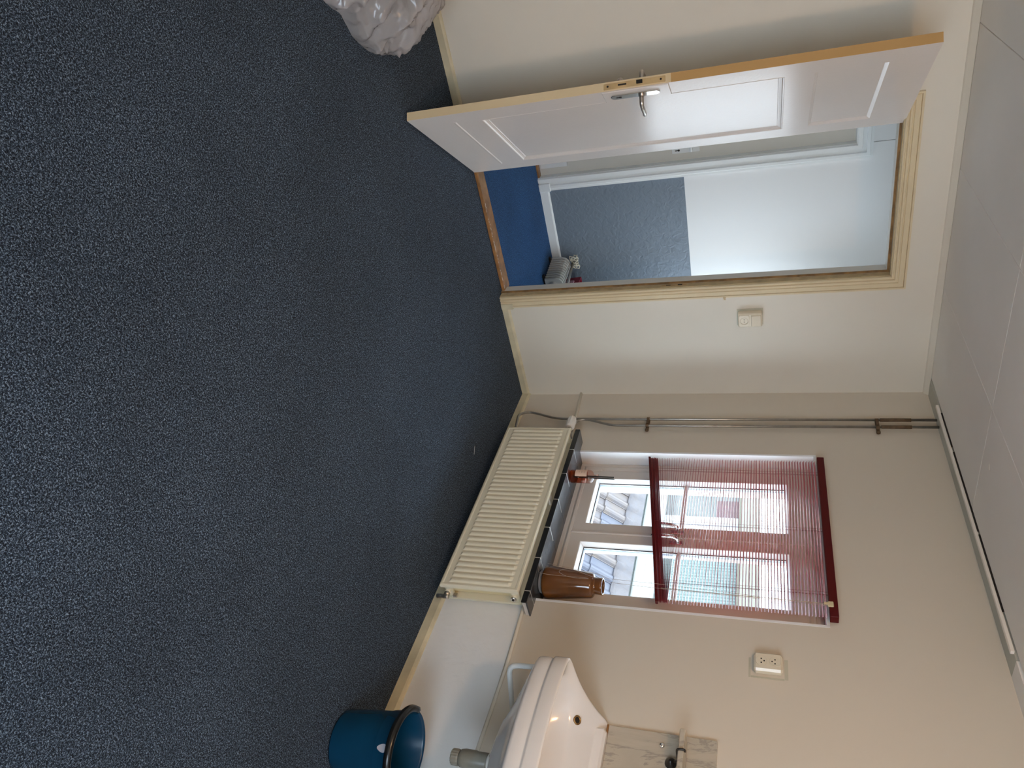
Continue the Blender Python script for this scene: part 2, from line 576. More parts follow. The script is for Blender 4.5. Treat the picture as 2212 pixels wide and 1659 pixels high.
# narrow cove along the door wall, grey bare strip along the window wall
cv = MB().prism([(XL, 0, H), (XL, -.034, H), (XL, -.030, H-.004), (XL, -.010, H-.022), (XL, -.003, H-.026), (XL, 0, H-.026)], (-XL, 0, 0))
struct(cv.build('trim_1', M['wall']))
st = MB().box((-.10, -1.80, H-.003), (0, -.034, H+.013))
struct(st.build('trim_2', M['grey_strip']))
st = MB().box((-.10, YB, H-.003), (0, -1.802, H+.013))
struct(st.build('trim_3', M['ceiling']))


# skirting boards
def skirting(name, prof, a, b, axis):
    mb = MB()
    if axis == 'x':
        mb.prism([(a, y, z) for y, z in prof], (b-a, 0, 0))
    else:
        mb.prism([(y, a, z) for y, z in prof], (0, b-a, 0))
    return struct(mb.build(name, M['skirt']))


PR = [(0, 0), (-.014, 0), (-.014, .036), (-.010, .043), (-.006, .047), (0, .048)]
skirting('baseboard_front', PR, -.672, 0, 'x')
skirting('baseboard_left', PR, XL, -1.668, 'x')
skirting('baseboard_right', [(y*1.2, z*1.15) for y, z in PR], YB, -.0, 'y')
# plinth block where the skirting meets the door casing
struct(MB().cbox((-.702, -.0225, 0), (-.664, 0, .078), .003).build('trim_4', M['skirt']))

# =================================================================== DOORWAY 1: casing, rebated lining, threshold
# profile: (offset outward from opening edge, proud of wall)
CAS = [(0.0, .008), (.003, .013), (.009, .013), (.011, .007), (.015, .007), (.019, .015), (.027, .017), (.029, .010), (.033, .010), (.036, .015), (.057, .016), (.059, .013), (.061, .020), (.070, .020), (.070, 0.0), (0.0, 0.0)]


def casing_piece(kind):
    mb = MB()
    top_in = DZ-.012
    if kind == 'right':
        r0 = [(DX1+o, -d, 0.0) for o, d in CAS]
        r1 = [(DX1+o, -d, top_in+o) for o, d in CAS]
    elif kind == 'left':
        r0 = [(DX0-o, -d, 0.0) for o, d in CAS]
        r1 = [(DX0-o, -d, top_in+o) for o, d in CAS]
    else:
        r0 = [(DX0-o, -d, top_in+o) for o, d in CAS]
        r1 = [(DX1+o, -d, top_in+o) for o, d in CAS]
    return mb.loft([r0, r1], True, 0, cap=True)


trim = struct(empty('trim_5', ((DX0+DX1)/2, 0, 0)))
off = (-(DX0+DX1)/2, 0, 0)
for k in ('right', 'left', 'top'):
    casing_piece(k).build('casing', M['cream'], trim, off)
# lining with rebate (door side worn brown) and stop
for sgn, xe in ((1, DX1), (-1, DX0)):
    mb = MB()
    mb.box((xe, 0.0, 0), (xe-sgn*.004, .038, DZ-.012), 0)                 # rebate side face
    mb.cbox((xe, .038, 0), (xe-sgn*.018, .10, DZ-.012), .002, 1)          # stop
    mb.box((xe-sgn*.0185, .0355, 0), (xe-sgn*.006, .0385, DZ-.012), 2)      # rubbed edge of the stop
    mb.build('door_lining', [M['rebate'], M['hall_door'], M['worn_rebate']], trim, off)
mb = MB()
mb.box((DX0, 0, DZ-.016), (DX1, .038, DZ), 0)
mb.cbox((DX0, .038, DZ-.030), (DX1, .10, DZ), .002, 1)
mb.box((DX0, .0365, DZ-.028), (DX1, .0385, DZ-.016), 2)
mb.build('door_lining', [M['rebate'], M['hall_door'], M['worn_rebate']], trim, off)
# strike plate in the lining
mb = MB()
mb.box((DX1-.0055, .012, .985), (DX1-.003, .030, 1.125), 0)
mb.box((DX1-.0062, .016, 1.075), (DX1-.003, .027, 1.100), 1)
mb.box((DX1-.0062, .018, 1.010), (DX1-.003, .025, 1.035), 1)
mb.build('strike_plate', [M['worn_edge'], M['dark']], trim, off)
# small cream hook fixed on the casing edge
mb = MB().cbox((-.679, -.030, 1.322), (-.667, -.016, 1.336), .002)
mb.tube([(-.673, -.029, 1.329), (-.673, -.040, 1.329), (-.673, -.040, 1.338)], .002, 6, round_r=.004)
tag(mb.build('wall_hook', M['cream']), 'tiny cream hook on the outer edge of the door casing beside the switch', 'hook')
# threshold
th = MB()
th.cbox((DX0, .046, 0), (DX1, .150, .021), .004)
tr = tag(th.build('door_threshold', M['wood']), 'worn brown varnished wooden threshold on the floor of the open doorway', 'threshold')
fk = MB()
rnd = random.Random(3)
for i in range(60):
    x = DX0+.03+(DX1-DX0-.06)*(.3+.7*rnd.random() if i % 3 else rnd.gauss(.64, .02))
    k = rnd.random()
    s = .003+.009*rnd.random()
    y = .050+.006*rnd.random()
    fk.box((x, y, .0208), (x+s, y+.003+.004*k, .0216))
fk.build('paint_flakes', M['flake'], tr)['kind'] = 'stuff'

# =================================================================== DOOR 1 (open leaf)
D1 = struct(empty('door_1', (-1.52, .035, 0), math.radians(-126.4)))
LW, LT, LB, LH = .806, .038, .010, 2.163
# leaf with three sunk fields on the visible side: grid of rails and stiles
fields = [(.108, .700, .335, 1.632, .011), (.118, .690, 1.742, 2.004, .007)]
mb = MB()
ub = [0, .108, .118, .690, .700, LW]
# back slab
mb.box((0, -LT, LB), (LW, -.012, LH))
# stiles and rails in front
mb.box((0, -.012, LB), (.108, 0, LH))
mb.box((.700, -.012, LB), (LW, 0, LH))
mb.box((.108, -.012, LB), (.700, 0, .335))
mb.box((.108, -.012, 1.632), (.700, 0, 1.742))
mb.box((.108, -.012, 2.004), (.700, 0, LH))
leaf = mb.build('door_leaf', M['door'], D1)
# lock edge, yellowed
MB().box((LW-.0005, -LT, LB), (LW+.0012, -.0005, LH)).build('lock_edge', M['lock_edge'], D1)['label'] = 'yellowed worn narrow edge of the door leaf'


def panel_moulding(u0, u1, z0, z1, prof, name):
    """picture-frame moulding inside a sunk field; prof = (inset, depth y)"""
    mb = MB()
    rings = []
    for ins, y in prof:
        rings.append([(u0+ins, y, z0+ins), (u1-ins, y, z0+ins), (u1-ins, y, z1-ins), (u0+ins, y, z1-ins)])
    mb.loft(rings, True, 0)
    n = len(rings)-1
    mb.add(rings[-1], [(0, 1, 2, 3)])
    return mb.build(name, M['door'], D1, recalc=False)


pf = [(0, 0.0), (.002, .0015), (.006, 0), (.010, -.004), (.020, -.0085), (.023, -.0085), (.025, -.0100)]
o = panel_moulding(.108, .700, .335, 1.632, pf, 'door_panel')
o = panel_moulding(.108, .700, 1.742, 2.004, [(0, 0), (.012, -.008), (.013, -.0095)], 'door_panel')
# flat bead across the bottom rail
MB().prism([(.100, 0, .203), (.100, .003, .204), (.100, .004, .209), (.100, .003, .213), (.100, 0, .215)], (.615, 0, 0)).build('door_bead', M['door'], D1)
# lock plate let into the edge
mb = MB()
mb.cbox((LW+.0002, -.031, .925), (LW+.0032, -.006, 1.178), .001, 0)
mb.box((LW+.003, -.026, 1.062), (LW+.011, -.013, 1.086), 1)
mb.box((LW+.003, -.023, .985), (LW+.0038, -.016, 1.020), 1)
for z in (.942, 1.160):
    mb.lathe([(.0045, 0), (.004, .0015)], (LW+.003, -.0185, z), 'x', 12, 1)
mb.lathe([(.0045, 0), (.004, .0012)], (LW+.003, -.0185, .968), 'x', 12, 0)
mb.build('lock_plate', [M['worn_edge'], M['dark']], D1)
# patch boards around the lock on both faces
mb = MB()
mb.cbox((.700, 0, .915), (LW, .006, 1.190), .002)
mb.build('lock_patch', M['door'], D1)


def stadium(cx, z0, z1, r, y, n=8):
    ring = []
    for i in range(n+1):
        a = PI*i/n
        ring.append((cx+r*math.cos(a), y, z1-r+r*math.sin(a)))
    for i in range(n+1):
        a = PI+PI*i/n
        ring.append((cx+r*math.cos(a), y, z0+r+r*math.sin(a)))
    return ring


def lever(side):
    y0 = .006 if side > 0 else -LT
    mb = MB()
    mb.loft([stadium(.758, .945, 1.150, .021, y0), stadium(.758, .945, 1.150, .021, y0+side*.004), stadium(.758, .947, 1.148, .018, y0+side*.006)], True, 0, cap=True)
    # keyhole and grub
    mb.lathe([(.006, 0), (.006, .0008)], (.758, y0+side*.006, .985), 'y', 12, 1)
    mb.box((.756, y0+side*.006, .968), (.760, y0+side*.0068, .985), 1)
    e = mb.build('escutcheon', [M['chrome'], M['dark']], D1)
    mb = MB()
    mb.tube([(.758, y0+side*.005, 1.074), (.758, y0+side*.046, 1.074), (.735, y0+side*.052, 1.074), (.680, y0+side*.054, 1.074), (.645, y0+side*.048, 1.070)], .0095, 12, round_r=.012)
    mb.lathe([(.014, 0), (.012, .012)], (.758, y0+side*.004, 1.074), 'y', 16) if side > 0 else mb.lathe([(.014, 0), (.012, -.012)], (.758, y0-.004, 1.074), 'y', 16)
    mb.build('door_handle', M['metal'], D1)


lever(1)
lever(-1)
# key turn on the far side
mb = MB().lathe([(.012, 0), (.013, -.020), (.009, -.026)], (.758, -LT-.004, .985), 'y', 14)
mb.build('lock_knob', M['metal'], D1)

# =================================================================== HALL
HY = 1.21
hw = MB()
hw.box((-1.046, HY, -.06), (.32, HY+.14, 2.6)).box((-3.2, HY, -.06), (-1.95, HY+.14, 2.6)).box((-1.95, HY, 2.095), (-1.050, HY+.14, 2.6))
struct(hw.build('wall_hall', M['hall_wall']))
struct(MB().box((-3.2, .10, -.06), (-3.1, HY, 2.6)).build('wall_hall_left', M['white']))
hw = MB()
hw.box((.2, .10, -.06), (.32, HY, .70)).box((.2, .10, 1.74), (.32, HY, 2.6)).box((.2, .10, .70), (.32, .25, 1.74)).box((.2, 1.17, .70), (.32, HY, 1.74))
struct(hw.build('wall_hall_right', M['white']))
W2 = struct(empty('window_2', (.21, .71, .70)))
MB().box((.0, -.47, 0), (.006, .47, 1.05)).build('added_dim_pane', M['dim_pane'], W2)  # unseen pane added to cut the sky light entering the hall
struct(MB().box((-3.2, .0, 2.5), (.32, HY+.14, 2.6)).build('ceiling_hall', M['white']))
struct(MB().box((-3.2, .045, -.06), (.32, HY+.14, 0)).build('floor_hall', M['blue_carpet']))
hp = [(HY, 0), (HY-.014, 0), (HY-.014, .058), (HY-.008, .066), (HY, .068)]
struct(MB().prism([(-.955, y, z) for y, z in hp], (1.155, 0, 0)).build('baseboard_hall', M['hall_white']))
# hall door casing with stepped profile, right leg and head
HC = [(0, .010), (.006, .018), (.030, .018), (.033, .010), (.052, .010), (.056, .022), (.074, .022), (.078, .016), (.092, .016), (.092, 0), (0, 0)]
t6 = struct(empty('trim_6', (-1.5, HY, 0)))
of6 = (1.5, -HY, 0)
MB().loft([[(-1.048+o, HY-d, 0) for o, d in HC], [(-1.048+o, HY-d, 2.095+o) for o, d in HC]], True, 0, cap=True).build('casing', M['hall_white'], t6, of6)
MB().loft([[(-1.952-o, HY-d, 0) for o, d in HC], [(-1.952-o, HY-d, 2.095+o) for o, d in HC]], True, 0, cap=True).build('casing', M['hall_white'], t6, of6)
MB().loft([[(-1.952-o, HY-d, 2.095+o) for o, d in HC], [(-1.048+o, HY-d, 2.095+o) for o, d in HC]], True, 0, cap=True).build('casing', M['hall_white'], t6, of6)
MB().cbox((-1.010, HY-.026, 0), (-.950, HY, .085), .004).build('plinth_block', M['hall_white'], t6, of6)
MB().box((-1.052, HY-.004, 0), (-1.045, HY+.14, 2.10)).box((-1.955, HY-.004, 0), (-1.948, HY+.14, 2.10)).box((-1.955, HY-.004, 2.092), (-1.045, HY+.14, 2.10)).build('door_lining', M['hall_white'], t6, of6)
# closed hall door
D2 = struct(empty('door_2', (-1.5, HY+.05, 0)))
mb = MB()
mb.box((-.448, 0, .012), (.448, .04, 2.09))
mb.build('door_leaf', M['hall_door'], D2)
for z0, z1 in ((.50, 1.56), (1.68, 1.98)):
    mb = MB()
    rings = []
    for ins, y in [(0, 0), (.0, -.008), (.006, -.010), (.014, -.008), (.020, 0), (.022, -.001)]:
        rings.append([(-.33+ins, y, z0+ins), (.33-ins, y, z0+ins), (.33-ins, y, z1-ins), (-.33+ins, y, z1-ins)])
    mb.loft(rings, True, 0)
    mb.build('door_panel', M['hall_door'], D2)
mb = MB().cbox((-.41, -.006, .02), (.40, 0, .22), .003)
mb.build('kick_plate', M['hall_white'], D2)
mb = MB().cbox((.360, -.007, .955), (.400, 0, 1.135), .002, 0)
mb.lathe([(.007, 0), (.007, -.001)], (.380, -.007, 1.0), 'y', 10, 1)
mb.box((.377, -.0085, .975), (.383, -.007, 1.0), 1)
mb.build('escutcheon', [M['hall_white'], M['dark']], D2)
mb = MB().tube([(.380, -.006, 1.085), (.380, -.050, 1.085), (.36, -.056, 1.085), (.265, -.054, 1.082)], .009, 12, round_r=.014)
mb.build('door_handle', M['rail_white'], D2)
MB().cbox((-.45, -.052, -.002), (.45, .0, .012), .002).build('door_sill', M['wood'], D2)

# ribbed electric heater standing by the hall wall
ht = tag(empty('electric_heater', (-.36, .86, 0), math.radians(8)), 'small grey ribbed electric heater on the blue hall carpet behind the jamb', 'heater')
for i in range(10):
    y = .012+i*.029
    mb = MB()
    prof = []
    for (hx, hz) in [(-.058, .018), (-.060, .10), (-.052, .128), (-.030, .146), (0, .151), (.034, .146), (.054, .128), (.060, .10), (.058, .018)]:
        prof.append((hx, hz))
    r = [[(px*k, y+dy, .018+(pz-.018)*(1 if k == 1 else .985)) for px, pz in prof] for k, dy in ((.92, -.0085), (1, -.004), (1, .004), (.92, .0085))]
    mb.loft(r, True, 0, cap=True)
    mb.build('heater_rib', M['heater'], ht)
MB().tube([(.0, -.005, .075), (.0, .30, .075)], .035, 10).build('heater_core', M['heater'], ht)
for y in (.03, .26):
    MB().cbox((-.08, y-.012, 0), (.08, y+.012, .018), .004).build('heater_foot', M['dark'], ht)
MB().tube([(.022, -.02, .172), (.010, .32, .166)], .0105, 10).build('carry_bar', M['metal'], ht)
MB().tube([(.012, .02, .15), (.02, .02, .172)], .006, 8).build('bar_post', M['heater'], ht)
MB().tube([(.012, .27, .15), (.012, .27, .168)], .006, 8).build('bar_post', M['heater'], ht)
cb = MB()
pts = []
for i in range(110):
    a = i*2*PI/13
    r = .027+.006*math.sin(i*.9)
    pts.append((-.045+.10*(i/110)+.01*math.sin(i*1.7), .302+r*math.cos(a)*.7, .178+r*math.sin(a)))
cb.tube(pts, .0042, 6)
o = tag(cb.build('wound_cable', M['white_cord'], None), 'off white cable wound in a thick knot on the end of the ribbed heater', 'cable')
o.matrix_world = Matrix.Translation((-.36, .86, 0)) @ Matrix.Rotation(math.radians(8), 4, 'Z')
# red box with a pink folder leaning behind the heater
rb = MB()
rb.loft([[(-.05, -.035, 0), (.05, -.035, 0), (.05, .035, 0), (-.05, .035, 0)], [(-.062, -.045, .215), (.062, -.045, .215), (.062, .045, .215), (-.062, .045, .215)],
         [(-.056, -.039, .215), (.056, -.039, .215), (.056, .039, .215), (-.056, .039, .215)], [(-.046, -.031, .01), (.046, -.031, .01), (.046, .031, .01), (-.046, .031, .01)]], True, 0, cap=True)
o = tag(rb.build('plastic_bin', M['red_plastic']), 'wine red plastic bin beside the ribbed heater in the hall', 'bin')
o.location = (-.215, 1.10, 0)
o = MB().cbox((-.006, -.06, 0), (.006, .06, .18), .002).build('plastic_board', M['pink_plastic'])
tag(o, 'pale pink plastic board standing between heater and red bin', 'board')
o.location = (-.287, 1.00, 0)
mb = MB().cbox((-.013, -.018, 0), (.013, .012, .022), .003, 0)
mb.tube([(-.004, .012, .012), (-.006, .03, .012), (.008, .045, .010), (.014, .03, .010)], .003, 6, 1)
o = tag(mb.build('mains_plug', [M['red_plastic'], M['white_cord']]), 'small red plug on the blue carpet by the hall skirting', 'plug')
o.location = (-.425, 1.135, 0)

# =================================================================== WINDOW 1
FX = 0.088        # room face of the outer frame
W1 = struct(empty('window_1', (FX, (WY0+WY1)/2, .507)))
ow = (-FX, -(WY0+WY1)/2, -.507)
# painted reveal lining (sides and head)
mb = MB()
mb.box((-.001, WY1-.0025, .500), (.20, WY1+.01, WZ1+.01))
mb.box((-.001, WY0+.0025, .500), (.20, WY0-.01, WZ1+.01))
mb.box((-.001, WY0, WZ1-.0025), (.20, WY1, WZ1+.01))
mb.build('reveal_lining', M['reveal'], W1, ow)


def frame_ring(y0, y1, z0, z1, prof):
    """mitred rectangular ring; prof = list of (inset, x)"""
    mb = MB()
    rings = [[(x, y0+i, z0+i), (x, y1-i, z0+i), (x, y1-i, z1-i), (x, y0+i, z1-i)] for i, x in prof]
    mb.loft(rings+[rings[0]], True, 0)
    return mb


# outer frame: rounded stepped profile
fr = frame_ring(WY0+.003, WY1-.003, .500, WZ1-.003,
                [(0, .17), (0, FX+.006), (.006, FX), (.024, FX), (.030, FX+.004), (.034, FX-.004), (.044, FX-.010), (.056, FX-.008), (.066, FX+.001), (.070, FX+.012), (.070, .17)])
fr.build('window_frame', M['upvc'], W1, ow)
YC = -1.128
s0, s1, sz0, sz1 = -1.585, -.644, .556, 1.714
for k, (y0, y1) in enumerate(((YC+.001, s1), (s0, YC-.001))):
    sx = FX-.006
    pr = [(0, .15), (0, sx+.004), (.004, sx), (.062, sx), (.066, sx+.002), (.080, sx+.028), (.082, sx+.030), (.082, .15)]
    sf = frame_ring(y0, y1, sz0, sz1, pr)
    for q in range(16, 28):
        sf.m[q] = 1
    sash = sf.build('window_sash', [M['upvc'], M['bead']], W1, ow)
    gx = sx+.031
    MB().box((gx, y0+.079, sz0+.079), (gx+.004, y1-.079, sz1-.079)).build('pane', M['pane'], sash)
    g = frame_ring(y0+.080, y1-.080, sz0+.080, sz1-.080, [(0, gx-.004), (.0035, gx-.003), (.0035, gx-.0005), (0, gx-.0005)])
    g.build('glazing_gasket', M['gasket'], sash)
    g = frame_ring(y0+.080, y1-.080, sz0+.080, sz1-.080, [(0, gx+.007), (.0036, gx+.007), (.0036, gx+.017), (0, gx+.017)])
    g.build('glass_spacer', M['spacer'], sash)
    b = MB().cbox((gx-.012, y0+.084, 1.112), (gx+.022, y1-.084, 1.136), .004)
    b.build('glazing_bar', M['bead'], sash)
    # curved lever handle on the meeting stile
    yh = YC+.030 if k == 0 else YC-.040
    mb = MB()
    mb.cbox((sx-.006, yh-.012, 1.075), (sx, yh+.012, 1.145), .003)
    mb.tube([(sx-.004, yh, 1.118), (sx-.034, yh, 1.118), (sx-.046, yh+.004, 1.105), (sx-.050, yh+.012, 1.060), (sx-.046, yh+.018, 1.000)] if k == 0 else
            [(sx-.004, yh, 1.118), (sx-.034, yh, 1.118), (sx-.046, yh, 1.100), (sx-.050, yh, 1.050), (sx-.044, yh+.002, .990)], .0085, 10, round_r=.022)
    mb.build('window_handle', M['chrome'], sash)
# cover strip on the meeting line
MB().cbox((FX-.013, YC-.010, sz0), (FX-.004, YC+.006, sz1), .003).build('meeting_strip', M['upvc'], W1, ow)
# hinge cover low on the left stile
MB().cbox((FX-.016, -.652, .560), (FX-.004, -.640, .640), .003).build('hinge_cover', M['upvc'], W1, ow)
# tiled sill
sl = tag(empty('window_sill', (-.10, -1.12, .48)), 'dark slate tiled sill with pale joints under the window', 'sill')
osl = (.10, 1.12, -.48)
MB().box((-.1005, -1.745, .4815), (.0, -.496, .5066)).box((.0, WY0+.004, .4825), (.093, WY1-.004, .5066)).build('grout_bed', M['grout'], sl, osl)
je = [-.491, -.675, -.877, -1.079, -1.281, -1.483, -1.685, -1.752]
for i in range(len(je)-1):
    a, b = je[i]-(.001 if i else 0), je[i+1]+.001
    mb = MB()
    yi0, yi1 = min(a, WY1-.003), max(b, WY0+.003)
    # front nosing (black) and top tile
    b, a = b+.0008, a-.0008
    mb.cbox((-.102, b, .479), (-.094, a, .5068), .0015, 1)
    mb.cbox((-.0945, b, .500), (-.001, a, .5075), .0012, 0)
    if yi1 < yi0:
        mb.box((-.0012, yi1, .500), (.093, yi0, .5075), 0)
    mb.build('sill_tile', [M['slate'], M['slate_edge']], sl, osl)

# =================================================================== VENETIAN BLIND
vb = tag(empty('venetian_blind', (-.03, -1.139, 1.80)), 'dark red venetian blind hanging crooked half way down the window', 'blind')
ob = (.03, 1.139, -1.80)
mb = MB().cbox((-.052, -1.640, 1.788), (-.012, -.638, 1.822), .0015)
mb.build('head_rail', M['rail'], vb, ob)
SLW, SLL = .0165, .978


def slat_mesh():
    mb = MB()
    n = 6
    rows = []
    for y in (-SLL/2+.004, SLL/2-.004):
        top = []
        for i in range(n+1):
            t = i/n-.5
            top.append((t*SLW, y, .0016*(1-4*t*t)))
        rows.append(top+[(x, y, z-.0004) for x, y, z in reversed(top)])
    # rounded ends
    e0 = [(x*.62, -SLL/2, z) for x, y, z in rows[0]]
    e1 = [(x*.62, SLL/2, z) for x, y, z in rows[1]]
    mb.loft([e0, rows[0], rows[1], e1], True, 0, cap=True)
    return mb


slat0 = slat_mesh().build('slat', M['slat'], vb)
slat_me = slat0.data
rs = random.Random(11)
PITCH = .01345
NB = 0
k = 0
zl_b, zr_b = .974, 1.122      # top of the gathered bundle, left and right end
stack = 0
while k < 92:
    zl, zr = 1.776-PITCH*k, 1.776-PITCH*k
    free_l, free_r = zl > zl_b, zr > zr_b
    if not free_l:
        stack += 1
    # below the bundle line slats pack at 1.35 mm
    nl = int((1.776-zl_b)/PITCH)
    nr = int((1.776-zr_b)/PITCH)
    if not free_l:
        zl = zl_b-(k-nl)*.00125
    if not free_r:
        zr = zr_b-(k-nr)*.00095
    tilt = math.radians(9+14*(1-k/58)**.8 if free_r else max(0, 11-(k-nr)*.9)) + math.radians(rs.uniform(-1.6, 1.6))
    phi = math.atan2(zl-zr, SLL)+rs.uniform(-.0012, .0012)
    dx = rs.uniform(-.0007, .0007) if free_l else rs.uniform(-.004, .003)
    dy = rs.uniform(-.0015, .0015) if free_l else rs.uniform(-.006, .006)
    if k in (21, 33):
        phi += .005*(1 if k == 33 else -1)      # two slats hang askew
        tilt += .05
    o = slat0 if k == 0 else slat0.copy()
    if k:
        C.objects.link(o)
        o.parent = vb
    M3 = Matrix.Rotation(phi, 4, 'X') @ Matrix.Rotation(tilt, 4, 'Y')
    o.matrix_basis = Matrix.Translation((dx, dy, (zl+zr)/2-1.80)) @ M3
    k += 1
nl = int((1.776-zl_b)/PITCH)
nr = int((1.776-zr_b)/PITCH)
zlb = zl_b-(92-nl)*.00125-.0035
zrb = zr_b-(92-nr)*.00095-.0035
mb = MB()
mb.prism([(-.041, -.652, zlb-.008), (-.019, -.652, zlb-.008), (-.018, -.652, zlb), (-.021, -.652, zlb+.004), (-.039, -.652, zlb+.004), (-.042, -.652, zlb)], (0, -SLL, zrb-zlb))
mb.build('bottom_rail', M['rail'], vb, ob)
for y in (-.745, -1.135, -1.505):
    f = (-.65-y)/.978
    zb = zlb+(zrb-zlb)*f
    for x in (-.0395, -.0205):
        MB().tube([(x, y, 1.79), (x, y, zb)], .0006, 5).build('ladder_cord', M['cord'], vb, ob)
    MB().tube([(-.030, y-.006, 1.79), (-.030, y-.006, zb)], .0007, 5).build('lift_cord', M['cord'], vb, ob)
# tilt wand in its clip at the right end
mb = MB().cbox((-.058, -1.592, 1.782), (-.050, -1.566, 1.805), .002)
mb.box((-.060, -1.582, 1.768), (-.052, -1.574, 1.786))
wclip = mb.build('wand_clip', M['bracket'], vb, ob)
MB().tube([(-.055, -1.578, 1.775), (-.056, -1.575, 1.40), (-.057, -1.570, 1.09)], .0015, 8).build('tilt_wand', M['thread'], wclip)
# long pull cords that run down and loop over the vase
mb = MB()
mb.tube([(-.050, -1.585, 1.78), (-.052, -1.570, 1.10), (-.045, -1.552, .838), (-.060, -1.545, .822), (-.072, -1.550, .77), (-.086, -1.520, .66), (-.091, -1.548, .60), (-.086, -1.575, .66), (-.074, -1.566, .765), (-.0745, -1.560, .74), (-.088, -1.572, .60), (-.0975, -1.575, .53), (-.09, -1.56, .5115), (-.097, -1.47, .5115)], .0007, 5, round_r=.03)
mb.tube([(-.050, -1.580, 1.78), (-.052, -1.545, 1.10), (-.043, -1.530, .838), (-.062, -1.528, .81), (-.070, -1.525, .775), (-.0955, -1.510, .55)], .0007, 5, round_r=.03)
mb.build('pull_cord', M['thread'], vb, ob)

# =================================================================== THINGS ON THE SILL
VZ = .5082
mb = MB()
vp = [(.050, 0), (.055, .004), (.056, .010), (.060, .018), (.076, .026), (.079, .034), (.0785, .05), (.068, .16), (.059, .250), (.057, .256), (.052, .261), (.042, .264), (.039, .267), (.0385, .274), (.040, .292), (.041, .302), (.039, .306), (.034, .306), (.033, .296), (.034, .268), (.05, .24), (.07, .06), (.02, .03)]
mb.lathe(vp[2:], (0, 0, 0), 'z', 48, 0, cap=False)
mb.lathe(vp[:4], (0, 0, 0), 'z', 48, 1, cap=True)
va = tag(mb.build('vase', [M['vase'], M['vase_foot']]), 'tall tapering brown glazed vase on the right end of the slate sill', 'vase')
va.location = (-.006, -1.548, VZ)

bt = tag(empty('reed_diffuser', (-.040, -.832, VZ)), 'pinkish glass reed diffuser bottle with black sticks on the sill', 'diffuser')
bp = [(.030, 0), (.036, .004), (.0375, .012), (.0375, .112), (.035, .122), (.026, .130), (.014, .135), (.0115, .138), (.0115, .150), (.0155, .152), (.0155, .160), (.0115, .162)]
MB().lathe(bp, (0, 0, 0), 'z', 32, 0, cap=False).build('bottle_glass', M['bottle'], bt)
MB().lathe([(.030, .003), (.0355, .007), (.0355, .092), (.001, .092)], (0, 0, 0), 'z', 32, 0, cap=True).build('amber_liquid', M['liquid'], bt)
mb = MB()
ring0, ring1 = [], []
a0 = math.atan2(-.90, -.75)+.42     # faces the camera, turned to the left
for i in range(9):
    a = a0-1.02+i*.17-.85
    ring0.append((.0379*math.cos(a), .0379*math.sin(a), .036))
    ring1.append((.0379*math.cos(a), .0379*math.sin(a), .102))
mb.loft([ring0, ring1], False, 0, smooth=True)
MBk = mb.build('paper_label', M['label'], bt)
mb = MB()
for k, (zz, f) in enumerate(((.086, .5), (.079, .3), (.072, .45), (.058, .25))):
    r0, r1 = [], []
    for i in range(5):
        a = a0-1.02+.68-.85+(i-2)*.17*f
        r0.append((.0382*math.cos(a), .0382*math.sin(a), zz))
        r1.append((.0382*math.cos(a), .0382*math.sin(a), zz+.0016))
    mb.loft([r0, r1], False, 0)
mb.build('label_print', M['ink'], MBk)
for i in range(4):
    a = i*1.55+.4
    MB().tube([(.006*math.cos(a), .006*math.sin(a), .02), (.007*math.cos(a)-.004, .007*math.sin(a)-.010, .246+.002*i)], .0024, 6).build('reed_stick', M['stick'], bt)

# =================================================================== RADIATOR
RY0, RY1, RZ0, RZ1 = -1.722, -.518, .068, .464
ra = tag(empty('radiator', (-.08, (RY0+RY1)/2, RZ0)), 'long cream ribbed panel radiator on the wall below the window', 'radiator')
orr = (.08, -(RY0+RY1)/2, -RZ0)


def panel(xf, depth, name, material, sgn=-1, nrib=35):
    """pressed steel panel: rolled edges and raised flutes; xf = face x, facing -x"""
    mb = MB()
    pitch = (RY1-RY0-.036)/nrib
    ysl = [(RY0, .014), (RY0+.002, .004), (RY0+.006, 0), (RY0+.012, 0), (RY0+.016, .003)]
    cols = list(ysl)
    for i in range(nrib):
        c = RY0+.018+pitch*(i+.5)
        for d, h, rib in ((-.0125, 0, 0), (-.0085, -.0060, 1), (-.0045, -.0085, 1), (.0045, -.0085, 1), (.0085, -.0060, 1), (.0125, 0, 0)):
            cols.append((c+d, .003+h, rib))
    cols += [(RY1-.016, .003), (RY1-.012, 0), (RY1-.006, 0), (RY1-.002, .004), (RY1, .014)]
    rows = [(RZ0, .014, 0), (RZ0+.002, .004, 0), (RZ0+.006, 0, 0), (RZ0+.014, 0, 0), (RZ0+.018, .003, 0), (RZ0+.042, .003, 0), (RZ0+.054, .003, 1), (RZ1-.054, .003, 1), (RZ1-.042, .003, 0), (RZ1-.018, .003, 0), (RZ1-.014, 0, 0), (RZ1-.006, 0, 0), (RZ1-.002, .004, 0), (RZ1, .014, 0)]
    V, F = [], []
    for z, zd, on in rows:
        for c in cols:
            if len(c) == 3 and on:
                x = c[1]
            elif len(c) == 3:
                x = max(.003, zd)
                if zd == 0:
                    x = 0
            else:
                x = max(c[1], zd) if c[1] > .003 or zd > .003 else (0 if (c[1] == 0 or zd == 0) else .003)
            V.append((xf-sgn*x, c[0], z))
    n = len(cols)
    for r in range(len(rows)-1):
        for c in range(n-1):
            F.append((r*n+c, r*n+c+1, (r+1)*n+c+1, (r+1)*n+c))
    mb.add(V, F)
    mb.box((xf-sgn*.012, RY0+.001, RZ0+.001), (xf-sgn*depth, RY1-.001, RZ1-.001))
    return mb.build(name, material, ra, orr)


